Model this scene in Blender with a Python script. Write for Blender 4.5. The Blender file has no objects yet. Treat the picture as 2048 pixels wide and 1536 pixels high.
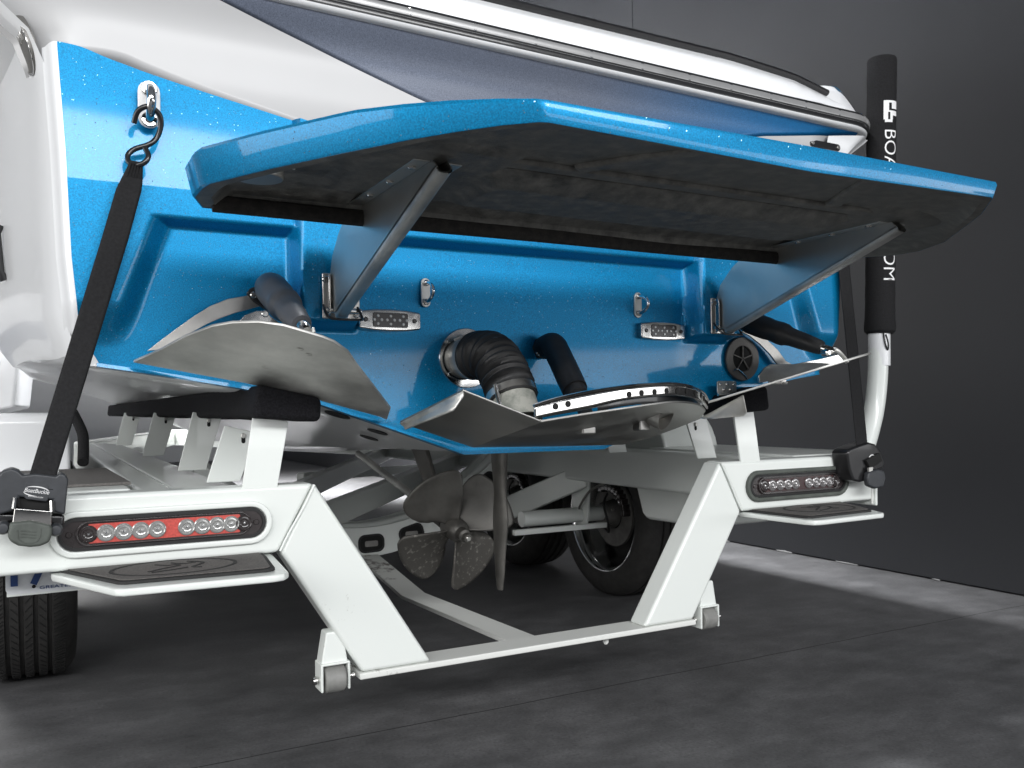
import bpy, bmesh, math, random
from mathutils import Vector, Matrix
random.seed(7)
V = Vector
S = bpy.context.scene
COL = S.collection

# ------------------------------------------------------------------ camera
F = 1745.0; TH = math.radians(28.4); RO = 0.0122; HY = 817.5
CAM = V((-1.088, 0.0, 0.80))
_s, _c = math.sin(TH), math.cos(TH)
R0 = V((_c, -_s, 0)); F0 = V((_s, _c, 0)); U0 = V((0, 0, 1))
Rr = (R0*math.cos(RO) - U0*math.sin(RO)).normalized()
Ur = (U0*math.cos(RO) + R0*math.sin(RO)).normalized()
cd = bpy.data.cameras.new('camera'); cam = bpy.data.objects.new('camera', cd); COL.objects.link(cam)
M = Matrix((Rr, Ur, -F0)).transposed().to_4x4(); M.translation = CAM
cam.matrix_world = M
cd.sensor_width = 36; cd.lens = F/2048*36; cd.shift_y = 49.5/2048
cd.clip_start = 0.05; cd.clip_end = 200
cd.dof.use_dof = True; cd.dof.focus_distance = 1.9; cd.dof.aperture_fstop = 14.0
S.camera = cam

# ------------------------------------------------------------------ world, lamps, exposure
W = bpy.data.worlds.new('World'); S.world = W; W.use_nodes = True
bg = W.node_tree.nodes['Background']; bg.inputs[0].default_value = (.62, .68, .78, 1); bg.inputs[1].default_value = .18
S.view_settings.view_transform = 'Standard'; S.view_settings.look = 'None'
S.view_settings.exposure = .2; S.view_settings.gamma = 1; S.view_settings.use_curve_mapping = False

def area(name, loc, target, sx, sy, power, col=(1, 1, 1), spread=180):
    l = bpy.data.lights.new(name, 'AREA'); l.shape = 'RECTANGLE'; l.size = sx; l.size_y = sy
    l.energy = power; l.color = col; l.spread = math.radians(spread)
    o = bpy.data.objects.new(name, l); COL.objects.link(o); o.location = loc
    o.rotation_euler = (V(target)-V(loc)).to_track_quat('-Z', 'Y').to_euler()
    return o
area('open_door_light', (-7.0, 1.2, 1.6), (0, 1.9, 1.0), 6.0, 2.8, 175, (1, .99, .975))
area('left_sheen_light', (-5.6, -3.0, 3.1), (-.6, 1.3, 1.2), 4.5, 1.8, 125, (1, .995, .985))  # added lamp, placed to give the platform's left edge its sheen
area('front_high_light', (-1.0, -6.3, 4.3), (.0, 1.9, .6), 11.0, 1.4, 680, (.985, .99, 1))
area('front_low_light', (4.6, -7.0, .95), (.3, 1.9, .9), 8.0, 1.3, 110, (.985, .99, 1))
area('side_low_light', (8.6, -2.4, 1.0), (.3, 1.6, .9), 8.0, 1.5, 95, (.985, .99, 1))
area('ceiling_strip_light', (.12, 6.1, 4.7), (.12, 6.1, 0), .30, 6.8, 900, (.97, .98, 1), 62)
area('rear_overhead_fill', (-1.6, 8.6, 4.8), (.2, 7.2, 0), 4.0, 4.0, 620, (1, .99, .98), 80)  # added overhead fill, no skylight known; brightens the floor behind

# ------------------------------------------------------------------ photo measurements: a pixel's ray met with a real plane
def ray(px, py):
    u = px-1024; v = py-HY
    u2 = u-RO*v; v2 = v+RO*u
    r = u2/F
    return V((_c*r+_s, -_s*r+_c, -v2/F))
def at(px, py, x=None, y=None, z=None):
    d = ray(px, py)
    t = (x-CAM.x)/d.x if x is not None else (y-CAM.y)/d.y if y is not None else (z-CAM.z)/d.z
    return CAM + d*t
def onplane(px, py, p0, n):
    d = ray(px, py)
    return CAM + d*((p0-CAM).dot(n)/d.dot(n))

# ------------------------------------------------------------------ materials
MATS = {}
def newmat(name):
    m = bpy.data.materials.new(name); m.use_nodes = True
    MATS[name] = m
    nt = m.node_tree
    return m, nt, nt.nodes['Principled BSDF']
def N(nt, t, **k):
    n = nt.nodes.new(t)
    for a, b in k.items():
        if a == 'inp':
            for i, v in b.items(): n.inputs[i].default_value = v
        else: setattr(n, a, b)
    return n
def tex(nt, scale, detail=4, rough=.55, vec=None, stretch=None):
    tc = N(nt, 'ShaderNodeTexCoord')
    n = N(nt, 'ShaderNodeTexNoise', inp={'Scale': scale, 'Detail': detail, 'Roughness': rough})
    if stretch:
        mp = N(nt, 'ShaderNodeMapping'); mp.inputs['Scale'].default_value = stretch
        nt.links.new(tc.outputs['Object'], mp.inputs[0]); nt.links.new(mp.outputs[0], n.inputs['Vector'])
    else: nt.links.new(tc.outputs['Object'], n.inputs['Vector'])
    return n
def ramp(nt, src, stops):
    r = N(nt, 'ShaderNodeValToRGB'); e = r.color_ramp.elements
    while len(e) < len(stops): e.new(.5)
    for i, (p, c) in enumerate(stops):
        e[i].position = p; e[i].color = tuple(c)+(1,) if len(c) == 3 else c
    nt.links.new(src, r.inputs[0]); return r
def basic(name, col, rough=.5, metal=0, coat=0, nscale=0, namp=.15, bump=0, bscale=0, stretch=None, rvar=0, spec=.5, coatr=.05):
    m, nt, b = newmat(name)
    b.inputs['Base Color'].default_value = tuple(col)+(1,)
    b.inputs['Roughness'].default_value = rough; b.inputs['Metallic'].default_value = metal
    b.inputs['Coat Weight'].default_value = coat; b.inputs['Coat Roughness'].default_value = coatr
    b.inputs['Specular IOR Level'].default_value = spec
    if nscale:
        n = tex(nt, nscale, 5, .6, stretch=stretch)
        r = ramp(nt, n.outputs[0], [(.3, [c*(1-namp) for c in col]), (.7, [min(1, c*(1+namp)) for c in col])])
        nt.links.new(r.outputs[0], b.inputs['Base Color'])
        if rvar:
            r2 = ramp(nt, n.outputs[0], [(.3, [max(.02, rough-rvar)]*3), (.7, [min(1, rough+rvar)]*3)])
            nt.links.new(r2.outputs[0], b.inputs['Roughness'])
    if bump:
        n2 = tex(nt, bscale or 80, 3, .6, stretch=stretch)
        bp = N(nt, 'ShaderNodeBump', inp={'Strength': bump, 'Distance': .002})
        nt.links.new(n2.outputs[0], bp.inputs['Height']); nt.links.new(bp.outputs[0], b.inputs['Normal'])
    return m
def dirty(name, col, dcol, rough, scale, lo, hi, coat=0):
    """paint with chips and grime of its own shape"""
    m, nt, b = newmat(name)
    n = tex(nt, scale, 8, .68); n2 = tex(nt, 1.6, 3, .5)
    mx = N(nt, 'ShaderNodeMath', operation='MULTIPLY'); nt.links.new(n.outputs[0], mx.inputs[0]); nt.links.new(n2.outputs[0], mx.inputs[1])
    r = ramp(nt, mx.outputs[0], [(lo, col), (hi, dcol)])
    nt.links.new(r.outputs[0], b.inputs['Base Color'])
    b.inputs['Roughness'].default_value = rough; b.inputs['Coat Weight'].default_value = coat
    n3 = tex(nt, 160, 2); bp = N(nt, 'ShaderNodeBump', inp={'Strength': .06, 'Distance': .001})
    nt.links.new(n3.outputs[0], bp.inputs['Height']); nt.links.new(bp.outputs[0], b.inputs['Normal'])
    return m
def flake(name, col, col2=None, big=.10, x0=0, x1=1):
    """metal-flake gelcoat: fine mica grain plus sparse large flakes lying at random tilts under a clear coat"""
    m, nt, b = newmat(name)
    tc = N(nt, 'ShaderNodeTexCoord')
    n = N(nt, 'ShaderNodeTexNoise', inp={'Scale': 420, 'Detail': 2}); nt.links.new(tc.outputs['Object'], n.inputs['Vector'])
    g = ramp(nt, n.outputs[0], [(.3, (.72,)*3), (.7, (1.28,)*3)])
    mul = N(nt, 'ShaderNodeMix', data_type='RGBA', blend_type='MULTIPLY'); mul.inputs[0].default_value = 1
    mul.inputs[6].default_value = tuple(col)+(1,)
    if col2:
        sp = N(nt, 'ShaderNodeSeparateXYZ'); nt.links.new(tc.outputs['Object'], sp.inputs[0])
        mr = N(nt, 'ShaderNodeMapRange', interpolation_type='SMOOTHSTEP', inp={1: x0, 2: x1}); nt.links.new(sp.outputs[0], mr.inputs[0])
        fd = N(nt, 'ShaderNodeMix', data_type='RGBA'); fd.inputs[6].default_value = tuple(col)+(1,); fd.inputs[7].default_value = tuple(col2)+(1,)
        nt.links.new(mr.outputs[0], fd.inputs[0]); nt.links.new(fd.outputs[2], mul.inputs[6])
    nt.links.new(g.outputs[0], mul.inputs[7])
    nt.links.new(mul.outputs[2], b.inputs['Base Color'])
    b.inputs['Roughness'].default_value = .42; b.inputs['Metallic'].default_value = .45; b.inputs['Specular IOR Level'].default_value = .3
    b.inputs['Coat Weight'].default_value = .5; b.inputs['Coat Roughness'].default_value = .06
    v = N(nt, 'ShaderNodeTexVoronoi', inp={'Scale': 360}); nt.links.new(tc.outputs['Object'], v.inputs['Vector'])
    sub = N(nt, 'ShaderNodeVectorMath', operation='SUBTRACT'); sub.inputs[1].default_value = (.5, .5, .5)
    nt.links.new(v.outputs['Color'], sub.inputs[0])
    scl = N(nt, 'ShaderNodeVectorMath', operation='SCALE'); scl.inputs['Scale'].default_value = .5; nt.links.new(sub.outputs[0], scl.inputs[0])
    geo = N(nt, 'ShaderNodeNewGeometry')
    add = N(nt, 'ShaderNodeVectorMath', operation='ADD'); nt.links.new(geo.outputs['Normal'], add.inputs[0]); nt.links.new(scl.outputs[0], add.inputs[1])
    nrm = N(nt, 'ShaderNodeVectorMath', operation='NORMALIZE'); nt.links.new(add.outputs[0], nrm.inputs[0])
    fl = N(nt, 'ShaderNodeBsdfPrincipled'); fl.inputs['Base Color'].default_value = (.45, .78, 1, 1)
    fl.inputs['Metallic'].default_value = .95; fl.inputs['Roughness'].default_value = .2
    nt.links.new(nrm.outputs[0], fl.inputs['Normal'])
    spc = N(nt, 'ShaderNodeSeparateColor'); nt.links.new(v.outputs['Color'], spc.inputs[0])
    gt = N(nt, 'ShaderNodeMath', operation='LESS_THAN'); gt.inputs[1].default_value = big; nt.links.new(spc.outputs[2], gt.inputs[0])
    lt = N(nt, 'ShaderNodeMath', operation='LESS_THAN'); lt.inputs[1].default_value = .36; nt.links.new(v.outputs['Distance'], lt.inputs[0])
    an = N(nt, 'ShaderNodeMath', operation='MULTIPLY'); nt.links.new(gt.outputs[0], an.inputs[0]); nt.links.new(lt.outputs[0], an.inputs[1])
    mix = N(nt, 'ShaderNodeMixShader'); nt.links.new(an.outputs[0], mix.inputs[0]); nt.links.new(b.outputs[0], mix.inputs[1]); nt.links.new(fl.outputs[0], mix.inputs[2])
    nt.links.new(mix.outputs[0], nt.nodes['Material Output'].inputs[0])
    if not big: b.inputs['Coat Weight'].default_value = .25; b.inputs['Coat Roughness'].default_value = .25; b.inputs['Roughness'].default_value = .5
    return m

GEL = basic('white_gelcoat', (.78, .79, .80), .28, coat=.35, nscale=3, namp=.02)
BLUE = flake('blue_metalflake_gelcoat', (.0, .205, .43), big=.022)
GREY = flake('grey_blue_metallic_gelcoat', (.11, .128, .172), (.004, .13, .33), big=.0, x0=.1, x1=.95)
GELM = basic('satin_white_gelcoat', (.48, .48, .482), .38, coat=.2, coatr=.2, nscale=3, namp=.02)
REDD = basic('dark_red_reflector', (.035, .010, .010), .3, nscale=220, namp=.3, coat=.5)  # darker red, used on the right-hand tail light only
LEDD = basic('dark_led_lens', (.22, .21, .21), .2, .5, coat=.8, nscale=60, namp=.1)  # darker lens colour for the right-hand tail light
WHITE = dirty('white_trailer_paint', (.74, .77, .74), (.30, .28, .26), .30, 95, .43, .52, coat=.35)
WORN = dirty('worn_white_paint', (.70, .71, .68), (.16, .14, .13), .5, 30, .335, .42)
BLK = basic('black_fibreglass', (.145, .142, .13), .62, nscale=34, namp=.5, bump=.6, bscale=260, rvar=.16, spec=.4)
CARPETBLK = basic('rough_black_resin', (.014, .012, .010), .8, nscale=60, namp=.8, bump=.9, bscale=420)
SS = basic('brushed_stainless', (.44, .43, .41), .30, 1, nscale=7, namp=.22, rvar=.08)
WPM = basic('satin_plate_steel', (.36, .355, .34), .36, 1, nscale=9, namp=.18, rvar=.08, bump=.04, bscale=220)
GRILLE = basic('dark_vent_metal', (.085, .08, .074), .45, .3, nscale=20, namp=.2)
SSF = basic('fin_stainless', (.54, .535, .51), .44, 1, nscale=3, namp=.10)
SSB = basic('ground_stainless', (.36, .35, .33), .34, 1, nscale=30, namp=.3, stretch=(1, 6, 1), rvar=.08, bump=.05, bscale=90)
SSP = basic('polished_stainless', (.62, .61, .59), .12, 1, nscale=20, namp=.12, rvar=.05)
SSD = basic('dull_stainless', (.60, .595, .57), .52, 1, nscale=7, namp=.3, rvar=.1, bump=.05, bscale=200)
CHROME = basic('chrome', (.70, .70, .70), .12, 1, nscale=30, namp=.05)
ALU = basic('satin_aluminium', (.36, .36, .345), .42, 1, nscale=8, namp=.2, bump=.08, bscale=260, rvar=.08)
STRIP = basic('grey_rail_strip', (.34, .34, .34), .3, .4, nscale=12, namp=.1)
ROLL = basic('grey_nylon', (.20, .20, .19), .5, nscale=30, namp=.2)
RUB = basic('black_rubber', (.008, .008, .0085), .55, nscale=25, namp=.35, rvar=.15, bump=.1, bscale=120)
RUBG = basic('scuffed_grey_rubber', (.045, .048, .055), .55, nscale=12, namp=.5, rvar=.15, bump=.1, bscale=90)
TYRE = basic('tyre_rubber', (.022, .021, .020), .75, nscale=30, namp=.35, bump=.3, bscale=150)
CARPET = basic('black_bunk_carpet', (.010, .010, .012), .95, nscale=220, namp=.7, bump=1, bscale=520, spec=.2)
FOAM = basic('black_sleeve_fabric', (.012, .012, .013), .85, nscale=300, namp=.5, bump=.6, bscale=700, spec=.25)
WEB = basic('black_webbing', (.013, .013, .014), .72, nscale=180, namp=.3, bump=.25, bscale=900, spec=.22)
PLAS = basic('charcoal_plastic', (.035, .038, .043), .42, nscale=40, namp=.2, bump=.15, bscale=500)
GRIP = basic('grey_green_grip', (.075, .085, .075), .62, nscale=25, namp=.3, bump=.2, bscale=300)
PAD = basic('grey_traction_foam', (.115, .108, .102), .8, nscale=240, namp=.35, bump=.6, bscale=420)
PADD = basic('dark_traction_groove', (.022, .022, .022), .85, nscale=60, namp=.2)
INK = basic('white_print', (.78, .78, .78), .5, nscale=50, namp=.04)
NAVY = basic('navy_plate_ink', (.012, .05, .19), .45, nscale=50, namp=.1)
PLATEW = basic('plate_white', (.72, .74, .76), .35, nscale=30, namp=.05)
BLKP = basic('black_trim', (.010, .010, .011), .28, nscale=30, namp=.3, coat=.4)
SMOKE = basic('smoked_lamp_housing', (.03, .024, .024), .22, nscale=30, namp=.2, coat=.6)
RED = basic('red_reflector', (.52, .075, .06), .3, nscale=220, namp=.3, coat=.6)
LED = basic('clear_led_lens', (.40, .40, .39), .2, .5, coat=.8, nscale=60, namp=.1)
PIPE = dirty('weathered_pipe', (.15, .16, .14), (.30, .30, .27), .5, 14, .22, .30)
PROP = basic('dull_bronze', (.135, .13, .12), .52, .7, nscale=9, namp=.4, rvar=.12)
WORNBLADE = None
def speck():
    m, nt, b = newmat('pitted_bronze')
    n = tex(nt, 75, 4, .6); r = ramp(nt, n.outputs[0], [(.56, (.095, .09, .082)), (.68, (.23, .22, .20))])
    nt.links.new(r.outputs[0], b.inputs['Base Color']); b.inputs['Metallic'].default_value = .6; b.inputs['Roughness'].default_value = .55
    bp = N(nt, 'ShaderNodeBump', inp={'Strength': .3, 'Distance': .002}); nt.links.new(n.outputs[0], bp.inputs['Height']); nt.links.new(bp.outputs[0], b.inputs['Normal'])
    return m
PIT = speck()
DARK = basic('dark_void', (.004, .004, .004), .8, nscale=20, namp=.2)
CAST = basic('cast_iron', (.19, .185, .175), .5, .7, nscale=20, namp=.3)
WALLM = basic('charcoal_wall_paint', (.0185, .0195, .0225), .55, nscale=.8, namp=.12, bump=.15, bscale=110)
FARW = basic('white_panel_wall', (.80, .80, .80), .6, nscale=2, namp=.04)
CAULK = basic('pale_sealant', (.22, .22, .22), .7, nscale=40, namp=.2)

def floor_mat():
    m, nt, b = newmat('dark_sealed_concrete')
    a = tex(nt, .9, 6, .62); d = tex(nt, 8, 9, .72, stretch=(.6, .9, 1)); f = tex(nt, 120, 3, .6)
    r1 = ramp(nt, a.outputs[0], [(.32, (.074, .075, .078)), (.5, (.092, .092, .095)), (.68, (.118, .118, .121))])
    r2 = ramp(nt, d.outputs[0], [(.32, (.66,)*3), (.5, (.97,)*3), (.66, (1.30,)*3)])
    r3 = ramp(nt, f.outputs[0], [(.28, (.72,)*3), (.45, (.97,)*3), (.62, (1.04,)*3), (.74, (1.35,)*3)])
    m1 = N(nt, 'ShaderNodeMix', data_type='RGBA', blend_type='MULTIPLY'); m1.inputs[0].default_value = 1
    m2 = N(nt, 'ShaderNodeMix', data_type='RGBA', blend_type='MULTIPLY'); m2.inputs[0].default_value = 1
    nt.links.new(r1.outputs[0], m1.inputs[6]); nt.links.new(r2.outputs[0], m1.inputs[7])
    nt.links.new(m1.outputs[2], m2.inputs[6]); nt.links.new(r3.outputs[0], m2.inputs[7])
    # saw-cut joints
    tc = N(nt, 'ShaderNodeTexCoord'); sp = N(nt, 'ShaderNodeSeparateXYZ'); nt.links.new(tc.outputs['Object'], sp.inputs[0])
    w = tex(nt, 3, 2); ad = N(nt, 'ShaderNodeMath', operation='MULTIPLY_ADD'); ad.inputs[1].default_value = .02
    nt.links.new(w.outputs[0], ad.inputs[0]); nt.links.new(sp.outputs[1], ad.inputs[2])
    o = N(nt, 'ShaderNodeMath', operation='SUBTRACT'); o.inputs[1].default_value = 2.085; nt.links.new(ad.outputs[0], o.inputs[0])
    pp = N(nt, 'ShaderNodeMath', operation='PINGPONG'); pp.inputs[1].default_value = 2.0; nt.links.new(o.outputs[0], pp.inputs[0])
    lt = N(nt, 'ShaderNodeMath', operation='LESS_THAN'); lt.inputs[1].default_value = .0022; nt.links.new(pp.outputs[0], lt.inputs[0])
    m3 = N(nt, 'ShaderNodeMix', data_type='RGBA'); m3.inputs[7].default_value = (.016, .016, .016, 1)
    nt.links.new(lt.outputs[0], m3.inputs[0]); nt.links.new(m2.outputs[2], m3.inputs[6])
    nt.links.new(m3.outputs[2], b.inputs['Base Color'])
    rr = ramp(nt, d.outputs[0], [(.3, (.58,)*3), (.7, (.76,)*3)]); nt.links.new(rr.outputs[0], b.inputs['Roughness'])
    bp = N(nt, 'ShaderNodeBump', inp={'Strength': .12, 'Distance': .003}); nt.links.new(f.outputs[0], bp.inputs['Height']); nt.links.new(bp.outputs[0], b.inputs['Normal'])
    return m
FLOOR = floor_mat()

# ------------------------------------------------------------------ mesh helpers
class MB:
    def __init__(s): s.bm = bmesh.new()
    def poly(s, pts):
        try: return s.bm.faces.new([s.bm.verts.new(V(p)) for p in pts])
        except ValueError: return None
    def hexa(s, p):
        """p: 4 bottom then 4 top points, same winding"""
        v = [s.bm.verts.new(V(q)) for q in p]
        for f in ((3, 2, 1, 0), (4, 5, 6, 7), (0, 1, 5, 4), (1, 2, 6, 5), (2, 3, 7, 6), (3, 0, 4, 7)):
            s.bm.faces.new([v[i] for i in f])
        return s
    def box(s, a, b):
        (x0, y0, z0), (x1, y1, z1) = a, b
        return s.hexa([(x0, y0, z0), (x1, y0, z0), (x1, y1, z0), (x0, y1, z0), (x0, y0, z1), (x1, y0, z1), (x1, y1, z1), (x0, y1, z1)])
    def bar(s, a, b, w, h, up=(0, 0, 1)):
        a, b = V(a), V(b); d = (b-a).normalized(); r = d.cross(V(up)).normalized(); u = r.cross(d)
        q = [a-r*w/2-u*h/2, a+r*w/2-u*h/2, a+r*w/2+u*h/2, a-r*w/2+u*h/2]
        return s.hexa(q + [p+(b-a) for p in q])
    def prism(s, pts, vec):
        n = len(pts); vec = V(vec)
        a = [s.bm.verts.new(V(p)) for p in pts]; b = [s.bm.verts.new(V(p)+vec) for p in pts]
        s.bm.faces.new(a[::-1]); s.bm.faces.new(b)
        for i in range(n): s.bm.faces.new((a[i], a[(i+1) % n], b[(i+1) % n], b[i]))
        return s
    def ring(s, outer, inner, vec):
        """plate with a hole: matching outer and inner loops"""
        n = len(outer); vec = V(vec)
        L = [[s.bm.verts.new(V(p)) for p in outer], [s.bm.verts.new(V(p)) for p in inner],
             [s.bm.verts.new(V(p)+vec) for p in inner], [s.bm.verts.new(V(p)+vec) for p in outer]]
        for k in range(4):
            A, B = L[k], L[(k+1) % 4]
            for i in range(n): s.bm.faces.new((A[i], A[(i+1) % n], B[(i+1) % n], B[i]))
        return s
    def tube(s, path, r, n=14, caps=True, flat=None):
        path = [V(p) for p in path]; rs = r if isinstance(r, (list, tuple)) else [r]*len(path)
        rings = []; ref = None
        for i, p in enumerate(path):
            t = (path[min(i+1, len(path)-1)]-path[max(i-1, 0)]).normalized()
            if ref is None:
                ref = V((0, 0, 1)) if abs(t.z) < .9 else V((1, 0, 0))
            u = (ref - t*ref.dot(t)).normalized(); w = t.cross(u); ref = u
            fu, fw = flat if flat else (1, 1)
            rings.append([s.bm.verts.new(p+(u*math.cos(a)*fu+w*math.sin(a)*fw)*rs[i]) for a in [2*math.pi*k/n for k in range(n)]])
        for A, B in zip(rings, rings[1:]):
            for k in range(n): s.bm.faces.new((A[k], A[(k+1) % n], B[(k+1) % n], B[k]))
        if caps: s.bm.faces.new(rings[0][::-1]); s.bm.faces.new(rings[-1])
        return s
    def lathe(s, o, axis, prof, n=32, closed=False):
        """prof: (radius, height along axis)"""
        o = V(o); t = V(axis).normalized(); u = t.orthogonal().normalized(); w = t.cross(u)
        rings = []
        for r, h in prof:
            if r < 1e-6: rings.append([s.bm.verts.new(o+t*h)]); continue
            rings.append([s.bm.verts.new(o+t*h+(u*math.cos(a)+w*math.sin(a))*r) for a in [2*math.pi*k/n for k in range(n)]])
        pr = list(zip(rings, rings[1:])) + ([(rings[-1], rings[0])] if closed else [])
        for A, B in pr:
            for k in range(n):
                k2 = (k+1) % n
                if len(A) == 1 and len(B) == 1: continue
                if len(A) == 1: s.bm.faces.new((A[0], B[k2], B[k]))
                elif len(B) == 1: s.bm.faces.new((A[k], A[k2], B[0]))
                else: s.bm.faces.new((A[k], A[k2], B[k2], B[k]))
        return s
    def disc(s, o, axis, r, h, n=24, round_=.25):
        e = min(r, h)*round_
        return s.lathe(o, axis, [(0, 0), (r, 0), (r, h-e), (r-e, h), (0, h)], n)
    def grid(s, P, closed_u=False):
        vs = [[s.bm.verts.new(V(p)) for p in row] for row in P]
        for A, B in zip(vs, vs[1:]):
            n = len(A)
            for k in range(n if closed_u else n-1):
                s.bm.faces.new((A[k], A[(k+1) % n], B[(k+1) % n], B[k]))
        return vs
    def build(s, name, mat, parent=None, bevel=0, seg=2, smooth=38, fix=True, dup=True):
        if dup: bmesh.ops.remove_doubles(s.bm, verts=s.bm.verts, dist=1e-5)
        if fix: bmesh.ops.recalc_face_normals(s.bm, faces=s.bm.faces)
        me = bpy.data.meshes.new(name); s.bm.to_mesh(me); s.bm.free()
        o = bpy.data.objects.new(name, me); COL.objects.link(o)
        for m in (mat if isinstance(mat, (list, tuple)) else [mat]): me.materials.append(m)
        if smooth:
            me.shade_smooth()
            if not bevel: me.set_sharp_from_angle(angle=math.radians(smooth))
        if bevel:
            b = o.modifiers.new('bevel', 'BEVEL'); b.width = bevel; b.segments = seg; b.limit_method = 'ANGLE'; b.angle_limit = math.radians(35)
            b.use_clamp_overlap = True
            w = o.modifiers.new('normals', 'WEIGHTED_NORMAL'); w.keep_sharp = True; w.weight = 80
        if parent: o.parent = parent
        return o
def thing(name, label, cat, loc=(0, 0, 0), group=None):
    o = bpy.data.objects.new(name, None); COL.objects.link(o); o.location = (0, 0, 0); o.empty_display_size = .2
    o['label'] = label; o['category'] = cat
    if group: o['group'] = group
    return o
def tag(o, label, cat, group=None):
    o['label'] = label; o['category'] = cat
    if group: o['group'] = group
    return o
def lab(o, label): o['label'] = label; return o
def text(name, s, size, o, xd, yd, mat, parent, depth=.0012, shear=0, fit=None, bold=0):
    cu = bpy.data.curves.new(name, 'FONT'); cu.body = s; cu.size = size; cu.shear = shear; cu.extrude = depth; cu.offset = bold; cu.align_x = 'CENTER'
    t = bpy.data.objects.new(name, cu); COL.objects.link(t)
    me = bpy.data.meshes.new_from_object(t.evaluated_get(bpy.context.evaluated_depsgraph_get()))
    bpy.data.objects.remove(t)
    xd, yd = V(xd).normalized(), V(yd).normalized(); zd = xd.cross(yd)
    if fit:
        w = max(v.co.x for v in me.vertices)-min(v.co.x for v in me.vertices); k = fit/w
    else: k = 1
    for v in me.vertices: v.co = V(o)+xd*v.co.x*k+yd*v.co.y+zd*v.co.z
    ob = bpy.data.objects.new(name, me); COL.objects.link(ob); me.materials.clear(); me.materials.append(mat)
    if parent: ob.parent = parent
    return ob
def ss(a, b, x):
    t = max(0, min(1, (x-a)/(b-a))); return t*t*(3-2*t)
def lerp(tab, x):
    if x <= tab[0][0]: return tab[0][1]
    for (a, u), (b, v) in zip(tab, tab[1:]):
        if x <= b: return u+(v-u)*(x-a)/(b-a)
    return tab[-1][1]
def spline(pts, n=8):
    pts = [V(p) for p in pts]; out = []
    for i in range(len(pts)-1):
        p0, p1, p2, p3 = pts[max(i-1, 0)], pts[i], pts[i+1], pts[min(i+2, len(pts)-1)]
        for k in range(n):
            t = k/n; out.append(.5*((2*p1)+(p2-p0)*t+(2*p0-5*p1+4*p2-p3)*t*t+(3*p1-p0-3*p2+p3)*t**3))
    return out+[pts[-1]]
def circ(o, ax, ay, r, n, a0=0):
    return [V(o)+V(ax)*r*math.cos(a0+2*math.pi*k/n)+V(ay)*r*math.sin(a0+2*math.pi*k/n) for k in range(n)]
def stadium(x0, x1, z0, z1, y, n=8):
    r = (z1-z0)/2; zc = (z0+z1)/2
    return [V((x1-r+r*math.sin(a), y, zc-r*math.cos(a))) for a in [math.pi*k/n for k in range(n+1)]] + \
           [V((x0+r-r*math.sin(a), y, zc+r*math.cos(a))) for a in [math.pi*k/n for k in range(n+1)]]
def roundrect(x0, x1, z0, z1, r, y, n=5):
    out = []
    for cx, cz, a0 in ((x1-r, z0+r, -90), (x1-r, z1-r, 0), (x0+r, z1-r, 90), (x0+r, z0+r, 180)):
        for k in range(n+1):
            a = math.radians(a0+90*k/n); out.append(V((cx+r*math.cos(a), y, cz+r*math.sin(a))))
    return out

# ================================================================== SETTING
m = MB(); m.poly([(-25, -25, 0), (25, -25, 0), (25, 30, 0), (-25, 30, 0)])
fl = m.build('floor', FLOOR, smooth=0); fl['kind'] = 'structure'

WX = 2.47
wl = thing('dark_wall', 'tall charcoal painted wall behind the boat, running along its far side', 'wall')
for y0, y1 in ((.7, 4.795), (4.801, 8.6), (8.606, 16)):
    mm = MB().box((WX, y0, .006), (WX+.2, y1, 6)); mm.build('wall_panel', WALLM, wl, bevel=.003)
mm = MB()
for k in range(9):                                   # ragged bead of sealant along the foot of the wall
    y = 1.2+k*.45+random.uniform(-.05, .05); l = random.uniform(.03, .16)
    mm.tube([(WX-.003, y, .004), (WX-.004, y+l*.5, .005), (WX-.003, y+l, .004)], [.002, random.uniform(.003, .007), .002], 6)
mm.build('sealant_bead', CAULK, wl)
fw = MB().box((-14, 15, .004), (2.3, 15.2, 9)).build('pale_wall', FARW)
tag(fw, 'bright white wall far behind the boat, glimpsed under the hull', 'wall')

# ================================================================== BOAT
boat = thing('wake_boat', 'blue, white and grey wakeboard boat resting stern-first on the white trailer', 'boat')

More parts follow.
